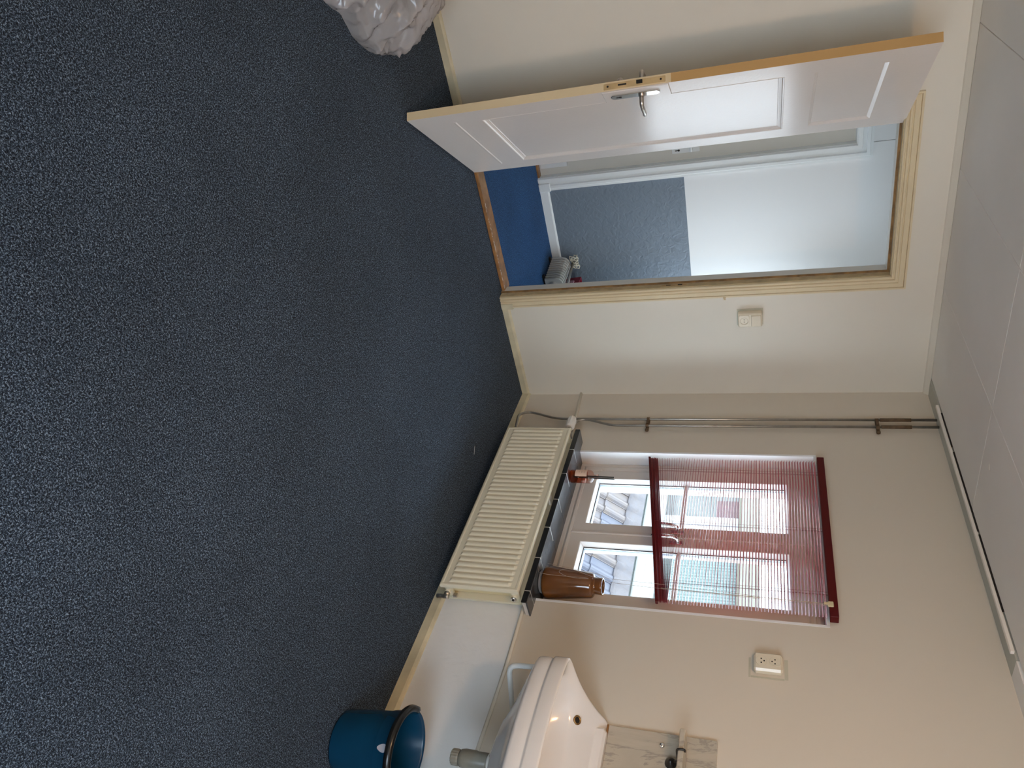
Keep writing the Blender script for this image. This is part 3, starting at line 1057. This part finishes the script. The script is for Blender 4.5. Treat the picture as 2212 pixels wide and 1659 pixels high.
panel(-.138, .022, 'front_panel', M['radiator'])
panel(-.032, .018, 'back_panel', M['radiator'], sgn=1)
MB().box((-.112, RY0+.035, RZ0+.03), (-.055, RY1-.035, RZ1-.03)).build('convector_core', M['radiator_gap'], ra, orr)
# corner ports that join the panels
for y, z in ((RY0+.024, RZ0+.030), (RY0+.024, RZ1-.030), (RY1-.024, RZ0+.030), (RY1-.024, RZ1-.030)):
    mb = MB().lathe([(.017, -.124), (.020, -.118), (.020, -.048), (.017, -.040)], (0, y, z), 'x', 18)
    s = -1 if y < -1 else 1
    mb.lathe([(.016, 0), (.016, s*.022), (.014, s*.026)], (-.085, y, z), 'y', 18)
    mb.build('panel_port', M['radiator'], ra, orr)
mb = MB().lathe([(.014, 0), (.014, -.008), (.012, -.010)], (-.085, RY0-.001, RZ1-.030), 'y', 16, 0)
mb.lathe([(.006, -.010), (.006, -.012)], (-.085, RY0-.001, RZ1-.030), 'y', 12, 1)
mb.build('air_vent', [M['chrome'], M['dark']], ra, orr)
# lower right lockshield and bracket clip
mb = MB().lathe([(.013, 0), (.015, -.004), (.015, -.016), (.011, -.018), (.011, -.03)], (-.085, RY0-.002, RZ0+.030), 'y', 14)
mb.lathe([(.010, .028), (.012, .022), (.012, .004), (.009, -.004), (.011, -.010), (.011, -.030), (.007, -.034)], (-.085, RY0-.026, RZ0+.016), 'z', 14)
mb.build('lockshield_valve', M['metal'], ra, orr)
MB().cbox((-.075, RY0-.012, RZ0+.056), (-.060, RY0+.010, RZ0+.078), .003).build('bracket_clip', M['metal'], ra, orr)
MB().box((-.125, -1.075, RZ1-.02), (-.04, -1.040, RZ1-.008)).build('top_clip', M['valve'], ra, orr)
# valve body at the upper left and thermostat head
mb = MB().lathe([(.009, 0), (.009, .022), (.013, .024), (.013, .036), (.009, .038), (.009, .05)], (-.085, RY1+.004, RZ1-.032), 'y', 14)
mb.lathe([(.009, .0), (.012, .006), (.012, .018), (.008, .020), (.008, .06)], (-.060, RY1+.052, RZ1-.034), 'x', 12)
vbody = mb.build('valve_body', M['chrome'], ra, orr)
mb = MB()
n = 40
prof = [(.017, -.006), (.023, -.002), (.027, .006), (.0285, .030), (.029, .056), (.026, .082), (.022, .090)]
rings = []
for r, h in prof:
    ring = []
    for i in range(n):
        a = 2*PI*i/n
        rr = r-(.0016 if (i % 4 < 2 and h > .028) else 0)
        ring.append((-.085+rr*math.sin(a), RY1+.062+h, RZ1-.032+rr*math.cos(a)))
    rings.append(ring)
mb.loft(rings, True, 0, cap=True)
mb.build('thermostat_head', M['valve'], vbody)

# =================================================================== HEATING PIPES
hp1 = empty('heating_pipe', (-.022, -.287, 0))
tag(hp1, 'grey steel riser pipe nearer the corner, bending to the radiator foot', 'pipe', 'heating pipes by the corner')
op = (.022, .287, 0)
MB().tube([(-.022, -.284, 2.397), (-.022, -.290, .90), (-.022, -.290, .30), (-.024, -.235, .150), (-.030, -.232, .095), (-.060, -.300, .060), (-.085, -.400, .085), (-.085, -.512, .098)], .0075, 12, round_r=.06).build('pipe_run', M['pipe'], hp1, op)
MB().tube([(-.022, -.2845, 2.275), (-.022, -.2850, 2.125)], .0098, 12).build('rust_sleeve', M['rust'], hp1, op)
MB().lathe([(.012, 0), (.015, .006), (.015, .022), (.011, .03)], (-.085, -.500, .098), 'y', 6).build('union_nut', M['rust'], hp1, op)
hp2 = empty('heating_pipe', (-.022, -.350, 0))
tag(hp2, 'grey steel riser pipe nearer the window, bending to the thermostat valve', 'pipe', 'heating pipes by the corner')
op2 = (.022, .350, 0)
MB().tube([(-.022, -.345, 2.397), (-.022, -.352, .90), (-.022, -.352, .66), (-.024, -.302, .52), (-.026, -.300, .470), (-.030, -.330, .432), (-.036, -.450, .430), (-.060, -.466, .430)], .0075, 12, round_r=.05).build('pipe_run', M['pipe'], hp2, op2)
MB().tube([(-.022, -.3455, 2.270), (-.022, -.346, 2.125)], .0098, 12).build('rust_sleeve', M['rust'], hp2, op2)
for z, lab in ((.875, 'lower metal pipe clamp holding both risers at sill height'), (2.108, 'upper metal pipe clamp holding both risers below the ceiling')):
    mb = MB()
    for y in (-.289, -.350):
        mb.lathe([(.0105, -.009), (.0115, -.008), (.0115, .008), (.0105, .009)], (-.022, y, z), 'z', 14)
    mb.cbox((-.012, -.385, z-.008), (-.002, -.280, z+.008), .002)
    mb.cbox((-.036, -.342, z-.007), (-.024, -.300, z+.007), .002)
    mb.lathe([(.009, -.004), (.009, -.012), (.005, -.015)], (0, -.378, z), 'x', 10)
    mb.cbox((-.018, -.388, z-.010), (-.004, -.368, z+.010), .003)
    tag(mb.build('pipe_clamp', M['rust']), lab, 'clamp', 'pipe clamps')

# conduit painted over along the window wall
cd = [(-.008, -.002, .402), (-.008, -.40, .425), (-.008, -1.0, .448), (-.008, -1.70, .462), (-.008, -2.0, .468), (-.008, -2.45, .455), (-.008, -2.95, .45)]
struct(MB().tube(cd, .0085, 10).build('trim_7', M['wall']))

# =================================================================== WASHBASIN
bs = tag(empty('washbasin', (-.27, -2.56, .63)), 'white ceramic wall hung washbasin at the right of the window', 'washbasin')
obs = (.27, 2.56, -.63)
BC = (-.27, -2.56)


def ztop(x):
    t = max(0, min(1, (x+.43)/.425))
    return .858+.022*t+.072*t**3.2


def basin_poly():
    pts = [(-.004, -2.206), (-.20, -2.200), (-.375, -2.198), (-.400, -2.204), (-.418, -2.220), (-.428, -2.240)]
    n = 14
    for i in range(1, n):
        y = -2.240-(.64)*i/n
        pts.append((-.474+.046*abs((y+2.56)/.32)**2.2, y))
    pts += [(x, -5.12-y) for x, y in reversed(pts[:6])]
    return pts


BPOLY = basin_poly()


def outline(a, s=1.0, dx=0.0):
    ca, sa = math.cos(a), math.sin(a)
    best = 9
    for i in range(len(BPOLY)):
        (x0, y0), (x1, y1) = BPOLY[i-1], BPOLY[i]
        ex, ey = x1-x0, y1-y0
        den = ca*ey-sa*ex
        if abs(den) < 1e-9:
            continue
        px, py = x0-BC[0], y0-BC[1]
        t = (px*ey-py*ex)/den
        u = (px*sa-py*ca)/den
        if t > 0 and -1e-6 <= u <= 1+1e-6:
            best = min(best, t)
    return (BC[0]+dx+best*ca*s, BC[1]+best*sa*s)


NA = 144
rings = []


def ring(s, z, dx=0.0, follow=0.0):
    out = []
    for i in range(NA):
        a = 2*PI*i/NA
        x, y = outline(a, s, dx)
        out.append((x, y, z+follow*(ztop(x)-.858)))
    return out


def inner(kx, ky, z, cx=-.325, power=2.4, follow=0):
    out = []
    for i in range(NA):
        a = 2*PI*i/NA
        ca, sa = math.cos(a), math.sin(a)
        r = 1.0/((abs(ca)/kx)**power+(abs(sa)/ky)**power)**(1/power)
        x, y = cx+r*ca, BC[1]+r*sa
        out.append((x, y, z+follow*(ztop(x)-.858)))
    return out


rings = [inner(.045, .045, .630, -.25, 2), inner(.075, .085, .634, -.25, 2), inner(.13, .17, .662, -.255, 2.2), ring(.66, .696), ring(.84, .722), ring(.95, .738), ring(.978, .744), ring(.986, .752), ring(.986, .788), ring(.976, .794), ring(.978, .799), ring(.997, .803), ring(1.0, .809),
         ring(1.0, .850, 0, 1), ring(.994, .856, 0, 1), ring(.98, .858, 0, 1), ring(.965, .857, 0, 1), ring(.95, .853, 0, .97),
         inner(.152, .320, .846, -.288, 3.4, .35), inner(.147, .312, .828, -.288, 3.2, .12), inner(.136, .295, .775, -.286, 2.9), inner(.112, .25, .735, -.282, 2.6), inner(.07, .13, .705, -.278, 2.3), inner(.022, .022, .694, -.27, 2)]
mb = MB()
mb.loft(rings, True, 0, cap=True, smooth=True)
bowl = mb.build('basin_bowl', M['ceramic'], bs, obs)
bowl.data.polygons.foreach_set('use_smooth', [True]*len(bowl.data.polygons))
# raised deck block against the wall with soap ledge
mb = MB()
mb.cbox((-.052, -2.865, .850), (-.006, -2.255, .957), .010)
dk = mb.build('tap_deck', M['ceramic'], bs, obs)
mb = MB().lathe([(.017, -.004), (.017, .0015), (.0125, .0025), (.0115, 0)], (0, 0, 0), 'z', 24, 0)
mb.lathe([(.0105, .0005), (.0105, .0012)], (0, 0, 0), 'z', 20, 1)
oh = mb.build('overflow_hole', [M['brass_hole'], M['dark']], bs)
oh.rotation_mode = 'QUATERNION'
oh.rotation_quaternion = Vector((-.62, -.12, .77)).normalized().to_track_quat('Z', 'Y')
oh.location = Vector((-.1535, -2.3005, .8655))-Vector((-.27, -2.56, .63))
MB().tube([(-.125, -2.48, .842), (-.14, -2.50, .838), (-.148, -2.56, .836), (-.14, -2.62, .838), (-.125, -2.64, .842)], .009, 10, round_r=.02).build('soap_ridge', M['ceramic'], bs, obs)
# drain collar
MB().lathe([(.030, .632), (.032, .628), (.032, .612), (.024, .606)], (-.25, -2.56, 0), 'z', 20).build('drain_collar', M['valve'], bs, obs)
# towel bar under the left end: leaves the underside, drops and returns to the wall
tb = MB()
for dz in (0,):
    tb.tube([(-.318, -2.222, .775), (-.315, -2.205, .740), (-.300, -2.200, .612), (-.270, -2.203, .590), (-.012, -2.245, .562)], .0105, 12, round_r=.03)
tb.build('towel_bar', M['rail_white'], bs, obs)
# roughly plastered plug in the wall by the bar's end
mb = MB().lathe([(.030, 0), (.029, -.010), (.022, -.017), (.012, -.015), (.008, -.019)], (-.001, -2.270, .556), 'x', 18)
tag(mb.build('wall_plug', M['flake']), 'round plastered pipe plug on the wall under the washbasin', 'plug')
# bottle trap
tp = tag(empty('bottle_trap', (-.25, -2.56, .47)), 'grey green plastic bottle trap hanging below the washbasin', 'trap')
otp = (.25, 2.56, -.47)
MB().lathe([(.022, .498), (.030, .505), (.033, .520), (.033, .560), (.031, .566), (.031, .604), (.026, .610)], (-.25, -2.56, 0), 'z', 28).build('trap_body', M['trap'], tp, otp)
mb = MB()
rings = []
for r, h in ((.026, .470), (.0285, .473), (.0285, .494), (.026, .499)):
    rings.append([(-.25+(r-(.0015 if i % 2 else 0))*math.cos(2*PI*i/36), -2.56+(r-(.0015 if i % 2 else 0))*math.sin(2*PI*i/36), h) for i in range(36)])
mb.loft(rings, True, 0, cap=True)
mb.build('trap_cap', M['trap'], tp, otp)
MB().tube([(-.22, -2.585, .555), (-.12, -2.62, .555), (-.005, -2.62, .555)], .017, 14, round_r=.03).build('waste_pipe', M['trap'], tp, otp)

# marble splashback, shelf
mp = tag(empty('marble_splashback', (-.006, -2.60, .955)), 'grey veined marble splashback slab on the wall above the washbasin', 'splashback')
omp = (.006, 2.60, -.955)
MB().cbox((-.013, -3.02, .955), (-.0, -2.222, 1.366), .002).build('marble_slab', M['marble'], mp, omp)
for y, z in ((-2.272, 1.166), (-2.97, 1.166)):
    MB().lathe([(.0105, -.013), (.0105, -.016), (.008, -.019), (.003, -.021)], (0, y, z), 'x', 16).build('cap_screw', M['chrome'], mp, omp)
MB().box((-.016, -3.02, .949), (-.001, -2.222, .956)).build('sealant_line', M['wood'], mp, omp)
ms = tag(empty('marble_shelf', (-.08, -2.62, 1.238)), 'narrow marble shelf on black brackets across the splashback', 'shelf')
oms = (.08, 2.62, -1.238)
MB().cbox((-.118, -3.06, 1.238), (-.013, -2.252, 1.258), .003).build('shelf_slab', M['marble'], ms, oms)
for y in (-2.335, -2.95):
    mb = MB()
    mb.tube([(-.014, y, 1.196), (-.030, y, 1.222), (-.045, y, 1.2335), (-.112, y, 1.2335), (-.124, y, 1.240), (-.124, y, 1.262), (-.112, y, 1.263)], .0045, 8, round_r=.012)
    mb.lathe([(.022, 0), (.018, -.008), (.008, -.018), (.004, -.024)], (-.014, y, 1.204), 'x', 14)
    mb.build('shelf_bracket', M['black_iron'], ms, oms)

# =================================================================== SOCKETS
# switch and socket on the door wall
so = tag(empty('switch_socket', (-.523, 0, 1.46)), 'ivory surface box with socket and light switch beside the doorway', 'socket')
oso = (.523, 0, -1.46)
MB().cbox((-.578, -.044, 1.398), (-.490, -.002, 1.528), .006).build('surface_box', M['socket'], so, oso)
MB().box((-.588, -.0015, 1.392), (-.484, -.0, 1.532)).build('paint_outline', M['old_paint'], so, oso)
mb = MB()
nn = 40


def sq_ring(hx, hz, y, p=7):
    out = []
    for i in range(nn):
        a = 2*PI*i/nn
        ca, sa = math.cos(a), math.sin(a)
        r = 1/((abs(ca)/hx)**p+(abs(sa)/hz)**p)**(1/p)
        out.append((-.534+r*ca, y, 1.431+r*sa))
    return out


def ci_ring(r, y):
    return [(-.534+r*math.cos(2*PI*i/nn), y, 1.431+r*math.sin(2*PI*i/nn)) for i in range(nn)]


mb.loft([sq_ring(.037, .029, -.0435), sq_ring(.037, .029, -.0465), sq_ring(.035, .027, -.0480), ci_ring(.0225, -.0480), ci_ring(.0210, -.0465)], True, 0)
mb.loft([ci_ring(.0210, -.0465), ci_ring(.0195, -.0446), ci_ring(.001, -.0446)], True, 0)
for dx in (-.0095, 0, .0095):
    mb.lathe([(.0021, .0), (.0021, -.0008)], (-.534+dx, -.0447, 1.431), 'y', 10, 2)
mb.build('socket_face', [M['socket'], M['bracket'], M['dark']], so, oso)
mb = MB()
mb.loft([[(-.568, -.045, 1.468), (-.500, -.045, 1.468), (-.500, -.045, 1.522), (-.568, -.045, 1.522)], [(-.565, -.053, 1.471), (-.503, -.053, 1.471), (-.503, -.049, 1.519), (-.565, -.049, 1.519)]], True, 0, cap=True)
mb.build('rocker_switch', M['socket'], so, oso)
# double socket on the window wall
so2 = tag(empty('double_socket', (0, -1.872, 1.545)), 'ivory double wall socket between window and washbasin', 'socket')
oso2 = (0, 1.872, -1.545)
MB().cbox((-.036, -1.915, 1.490), (-.002, -1.832, 1.600), .008).build('surface_box', M['socket'], so2, oso2)
MB().box((-.0015, -1.930, 1.470), (.0, -1.840, 1.478)).box((-.0015, -1.925, 1.606), (0, -1.835, 1.620)).box((-.0015, -1.930, 1.479), (0, -1.922, 1.605)).build('paint_outline', M['old_paint'], so2, oso2)
for z in (1.519, 1.571):
    mb = MB()
    mb.lathe([(.0220, 0), (.0215, -.0012), (.0205, -.0012), (.0195, -.0004)], (-.036, -1.873, z), 'x', 28, 0)
    for dy, dz in ((.009, 0), (-.009, 0), (0, .011 if z < 1.55 else -.011)):
        mb.lathe([(.0030, 0), (.0030, -.0014)], (-.036, -1.873+dy, z+dz), 'x', 10, 1)
    mb.build('socket_face', [M['socket'], M['dark']], so2, oso2)

# small litter and a chipped spot
mb = MB().prism([(0, 0, .002), (.045, .006, .003), (.047, .011, .006), (.003, .008, .006)], (0, 0, .0012))
o = tag(mb.build('paper_scrap', M['valve']), 'tiny white paper scrap on the carpet in front of the radiator', 'scrap')
o.location = (-.245, -.905, 0)
o.rotation_euler = (0, 0, 2.2)
mb = MB().prism([(-.466, -1.138, 2.4002), (-.448, -1.128, 2.4002), (-.438, -1.142, 2.4002), (-.446, -1.154, 2.4002), (-.460, -1.150, 2.4002)], (0, 0, -.0008))
mb.build('chipped_paint', M['duct'], ce)

# =================================================================== CEILING DUCT
mb = MB().cbox((-.118, -1.775, 2.383), (-.100, -.275, 2.397), .002)
o = mb.build('cable_duct', M['duct'])
tag(o, 'thin white cable duct along the ceiling edge over the window', 'duct')
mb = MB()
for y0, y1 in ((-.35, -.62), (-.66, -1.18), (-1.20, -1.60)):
    mb.box((-.1225, y1, 2.394), (-.1185, y0, 2.402))  # black strips stand in for the shade along the duct
mb.build('duct_painted_shadow', M['dark'], o)

# =================================================================== BUCKET
bk = tag(empty('bucket', (-.215, -2.555, 0)), 'dark blue plastic bucket with black handle below the washbasin', 'bucket')
prof = [(.095, .0), (.108, .002), (.112, .010), (.114, .02), (.128, .17), (.130, .196), (.1325, .200), (.1345, .206), (.142, .262), (.147, .268), (.148, .273), (.146, .277), (.142, .277), (.138, .268), (.131, .206), (.128, .198), (.125, .17), (.110, .02), (.100, .008), (.02, .006)]
MB().lathe(prof, (0, 0, 0), 'z', 56, 0, cap=True).build('bucket_body', M['bucket'], bk)
MB().lathe([(.112, .09), (.1155, .093), (.112, .096)], (0, 0, 0), 'z', 48, 0, cap=False).build('inner_ring', M['bucket'], bk)
a_mid = math.atan2(-3.743+2.555, -2.723+.215)     # towards the camera
mb = MB()
sec = []
for i in range(41):
    a = a_mid-1.72+3.44*i/40
    for_r = .149
    sec.append([((for_r+dr)*math.cos(a), (for_r+dr)*math.sin(a), .270+dz) for dr, dz in ((-.014, .004), (-.012, .012), (.000, .016), (.010, .011), (.013, -.004), (.009, -.011), (.003, -.004), (-.002, .005))])
mb.loft(sec, True, 0, cap=True, smooth=True)
mb.build('bucket_handle', M['bucket_handle'], bk)
mb = MB()
r0, r1 = [], []
rows = []
for z, wd in ((.217, .20), (.224, .55), (.234, .85), (.244, .95), (.252, .8), (.258, .55)):
    rr = .1345+(z-.206)*.134+.0012
    rows.append([(rr*math.cos(a_mid+.02+wd*.11*t), rr*math.sin(a_mid+.02+wd*.11*t), z) for t in (-1, -.5, 0, .5, 1)])
mb.loft(rows, False, 0, smooth=True)
mb.build('sticker_tag', M['sticker'], bk)

# =================================================================== PLASTIC BAG
mb = MB()
NU, NV = 300, 100
bc = Vector((-2.90, -.47, 0))
edge = [(-2.46, -.02), (-2.43, -.12), (-2.39, -.24), (-2.365, -.33), (-2.315, -.45), (-2.296, -.62), (-2.345, -.77), (-2.42, -.86), (-2.50, -.90), (-2.56, -.985), (-2.75, -1.16), (-3.05, -1.15), (-3.4, -.95), (-3.5, -.5), (-3.3, -.1), (-2.9, -.02), (-2.55, -.015)]
pol = sorted([(math.atan2(y-bc.y, x-bc.x), math.hypot(x-bc.x, y-bc.y)) for x, y in edge])


def rad(a):
    a = (a+PI) % (2*PI)-PI
    for i in range(len(pol)):
        a0, r0 = pol[i-1]
        a1, r1 = pol[i]
        if i == 0:
            a0 -= 2*PI
        if a0 <= a <= a1:
            t = (a-a0)/(a1-a0)
            return r0+(r1-r0)*t
    a0, r0 = pol[-1]
    a1, r1 = pol[0]
    t = (a-a0)/(a1+2*PI-a0)
    return r0+(r1-r0)*t


V, F = [], []
for j in range(NV+1):
    t = j/NV
    for i in range(NU):
        a = 2*PI*i/NU
        r = rad(a)
        s = math.cos(t*PI/2)**.62
        z = .31*math.sin(t*PI/2)**.9
        p = Vector((bc.x+r*s*math.cos(a), bc.y+r*s*math.sin(a), z))
        q = Vector((p.x*5.5, p.y*5.5, p.z*3.0))
        wob = noise.noise(Vector((p.x*3, p.y*3, p.z*3)))*.5
        ca, sa = math.cos(a+wob*.25), math.sin(a+wob*.25)
        n1 = 1-min(1, abs(noise.noise(Vector((ca*4.2, sa*4.2, t*1.6+wob))))*2.2)
        n2 = 1-min(1, abs(noise.noise(Vector((ca*13+3, sa*13, t*3.2-wob))))*2.6)
        n3 = 1-min(1, abs(noise.noise(Vector((p.x*16, p.y*16, p.z*11))))*2.8)
        d = (n1*.058+n2*.030+n3*.012)*min(1, t*7+.15)
        dirv = Vector((math.cos(a)*s, math.sin(a)*s, .5*math.sin(t*PI/2)))
        p += dirv*(d-.055*min(1, t*6))
        p.y = min(p.y, -.016)
        p.z = max(p.z, .001)
        V.append(tuple(p))
for j in range(NV):
    for i in range(NU):
        k = (i+1) % NU
        F.append((j*NU+i, j*NU+k, (j+1)*NU+k, (j+1)*NU+i))
mb.add(V, F, 0, True)
bag = tag(mb.build('plastic_bag', M['film']), 'crumpled translucent plastic bag on the carpet against the door wall', 'bag')

# =================================================================== OUTSIDE: neighbouring tiled roof and dormer
rf = tag(empty('tiled_roof', (3.2, 1.2, .03)), 'neighbouring roof of wavy blue grey clay tiles seen below the window', 'roof')
orf = (-3.2, -1.2, -.03)
SA = math.radians(55)
# battens / deck under the tiles
dx, dz = math.cos(SA), math.sin(SA)
nx, nz = -math.sin(SA), math.cos(SA)
mb = MB()
p0 = (3.2+.3*dx-.02*nx, .03+.3*dz-.02*nz)
p1 = (3.2-2.2*dx-.02*nx, .03-2.2*dz-.02*nz)
mb.prism([(p0[0], -3.2, p0[1]), (p1[0], -3.2, p1[1]), (p1[0]-.06*nx, -3.2, p1[1]-.06*nz), (p0[0]-.06*nx, -3.2, p0[1]-.06*nz)], (0, 8.2, 0))
mb.build('roof_deck', M['lead'], rf, orf)
TP, TL, TE = .212, .385, .318


def tile_mesh():
    """pantile: flat pan rising into a roll; local x = along width, y = up the slope, z = normal"""
    mb = MB()
    prof = [(-.012, .006), (0, .002), (.03, 0), (.095, .001), (.118, .010), (.138, .036), (.158, .047), (.180, .047), (.200, .036), (.214, .012), (.222, .008)]
    r = []
    for y, k in ((0, .024), (TL, .002)):
        top = [(x, y, z+k) for x, z in prof]
        bot = [(x, y, z+k-.014) for x, z in reversed(prof)]
        r.append(top+bot)
    mb.loft(r, True, 0, cap=True)
    return mb


t0 = tile_mesh().build('roof_tile', M['tile'])
t0.parent = rf
t1 = tile_mesh().build('roof_tile', M['tile_warm'])
t1.parent = rf
rt_ = random.Random(5)
first = {0: True, 1: True}
B = Matrix(((0, dx, nx, 0), (-1, 0, 0, 0), (0, dz, nz, 0), (0, 0, 0, 1)))   # width runs to -y
for r in range(5):
    for c in range(30):
        k = 1 if rt_.random() < .35 else 0
        src = t0 if k == 0 else t1
        if first[k]:
            o = src
            first[k] = False
        else:
            o = src.copy()
            C.objects.link(o)
            o.parent = rf
        s = -TE*(r+1)+.02
        loc = Vector((3.2+s*dx, 4.055-.02-c*TP, .03+s*dz))-Vector((3.2, 1.2, .03))
        loc += Vector((rt_.uniform(-.004, .004), rt_.uniform(-.003, .003), rt_.uniform(-.004, .004)))
        o.matrix_basis = Matrix.Translation(loc) @ B
# lead apron dressed over the tile tops, mossy strip above
mb = MB()
rows = []
for i in range(0, 281):
    y = 4.1-i*.025
    ph = ((4.055-.02-y) % TP)/TP
    wv = .048*math.exp(-((ph-.78)/.17)**2)+.012
    low = Vector((3.2-.03*dx, y, .03-.03*dz))+Vector((nx, 0, nz))*(wv+.018)
    mid = Vector((3.2+.09*dx, y, .03+.09*dz))+Vector((nx, 0, nz))*(wv*.5+.025)
    top = Vector((3.2+.17*dx, y, .03+.17*dz))+Vector((nx, 0, nz))*.03
    rows.append([low-Vector((nx, 0, nz))*.012, low, mid, top])
mb.loft(rows, False, 0, smooth=True)
mb.build('lead_apron', M['lead'], rf, orf)
mb = MB().prism([(3.285, 4.1, .150), (3.278, 4.1, .168), (3.335, 4.1, .205), (3.37, 4.1, .205), (3.37, 4.1, .150)], (0, -7.2, 0))
mb.build('moss_strip', M['moss'], rf, orf)

DXF = 3.34
dm = tag(empty('dormer', (DXF, 1.2, .2)), 'white boarded dormer with windows on the neighbouring roof', 'dormer')
odm = (-DXF, -1.2, -.2)
mb = MB()
mb.prism([(DXF, 4.1, .19), (DXF-.03, 4.1, .195), (DXF-.035, 4.1, .215), (DXF-.035, 4.1, .275), (DXF-.02, 4.1, .295), (DXF-.012, 4.1, .300), (DXF-.012, 4.1, .39), (DXF-.03, 4.1, .395), (DXF-.03, 4.1, .425), (DXF+.05, 4.1, .43), (DXF+.05, 4.1, .19)], (0, -7.2, 0))
mb.build('sill_board', M['dormer'], dm, odm)
# glazed bays split by wide white mullions
bays = [(4.0, 3.35, 'far_glass'), (3.2, 2.235, 'far_glass'), (1.86, .50, 'teal_blind'), (.2, -1.0, 'far_glass')]
for ya, yb, mk in bays:
    MB().box((DXF+.022, yb, .43), (DXF+.03, ya, 1.23)).build('dormer_pane', M[mk], dm, odm)
mb = MB()
edges = [4.1]+[v for b in bays for v in b[:2]]+[-3.1]
for i in range(0, len(edges), 2):
    a, b = edges[i], edges[i+1]
    MB().cbox((DXF-.012, b, .42), (DXF+.04, a, 1.24), .006).build('dormer_mullion', M['dormer'], dm, odm)
# thin line where two boards meet, teal curtain folds, maroon band painted on the glass as a reflection
MB().box((DXF-.0145, 2.098, .42), (DXF-.011, 2.104, 1.24)).build('board_joint', M['spacer'], dm, odm)
mb = MB()
rows = []
for i in range(109):
    y = 1.86-i*.0125
    rows.append([(DXF+.016+.004*math.sin(i*1.9), y, .435), (DXF+.016+.004*math.sin(i*1.9), y, 1.225)])
mb.loft(rows, False, 0)
mb.build('curtain', M['teal_blind'], dm, odm)
MB().box((DXF+.016, 2.24, .98), (DXF+.021, 2.52, 1.22)).build('brick_reflection', M['maroon'], dm, odm)
MB().cbox((DXF-.10, -3.1, 1.235), (DXF+.1, 4.1, 1.455), .02).build('gutter_board', M['gutter'], dm, odm)
MB().box((DXF+.05, -3.1, .1), (DXF+.12, 4.1, 1.44)).build('dormer_core', M['dormer'], dm, odm)
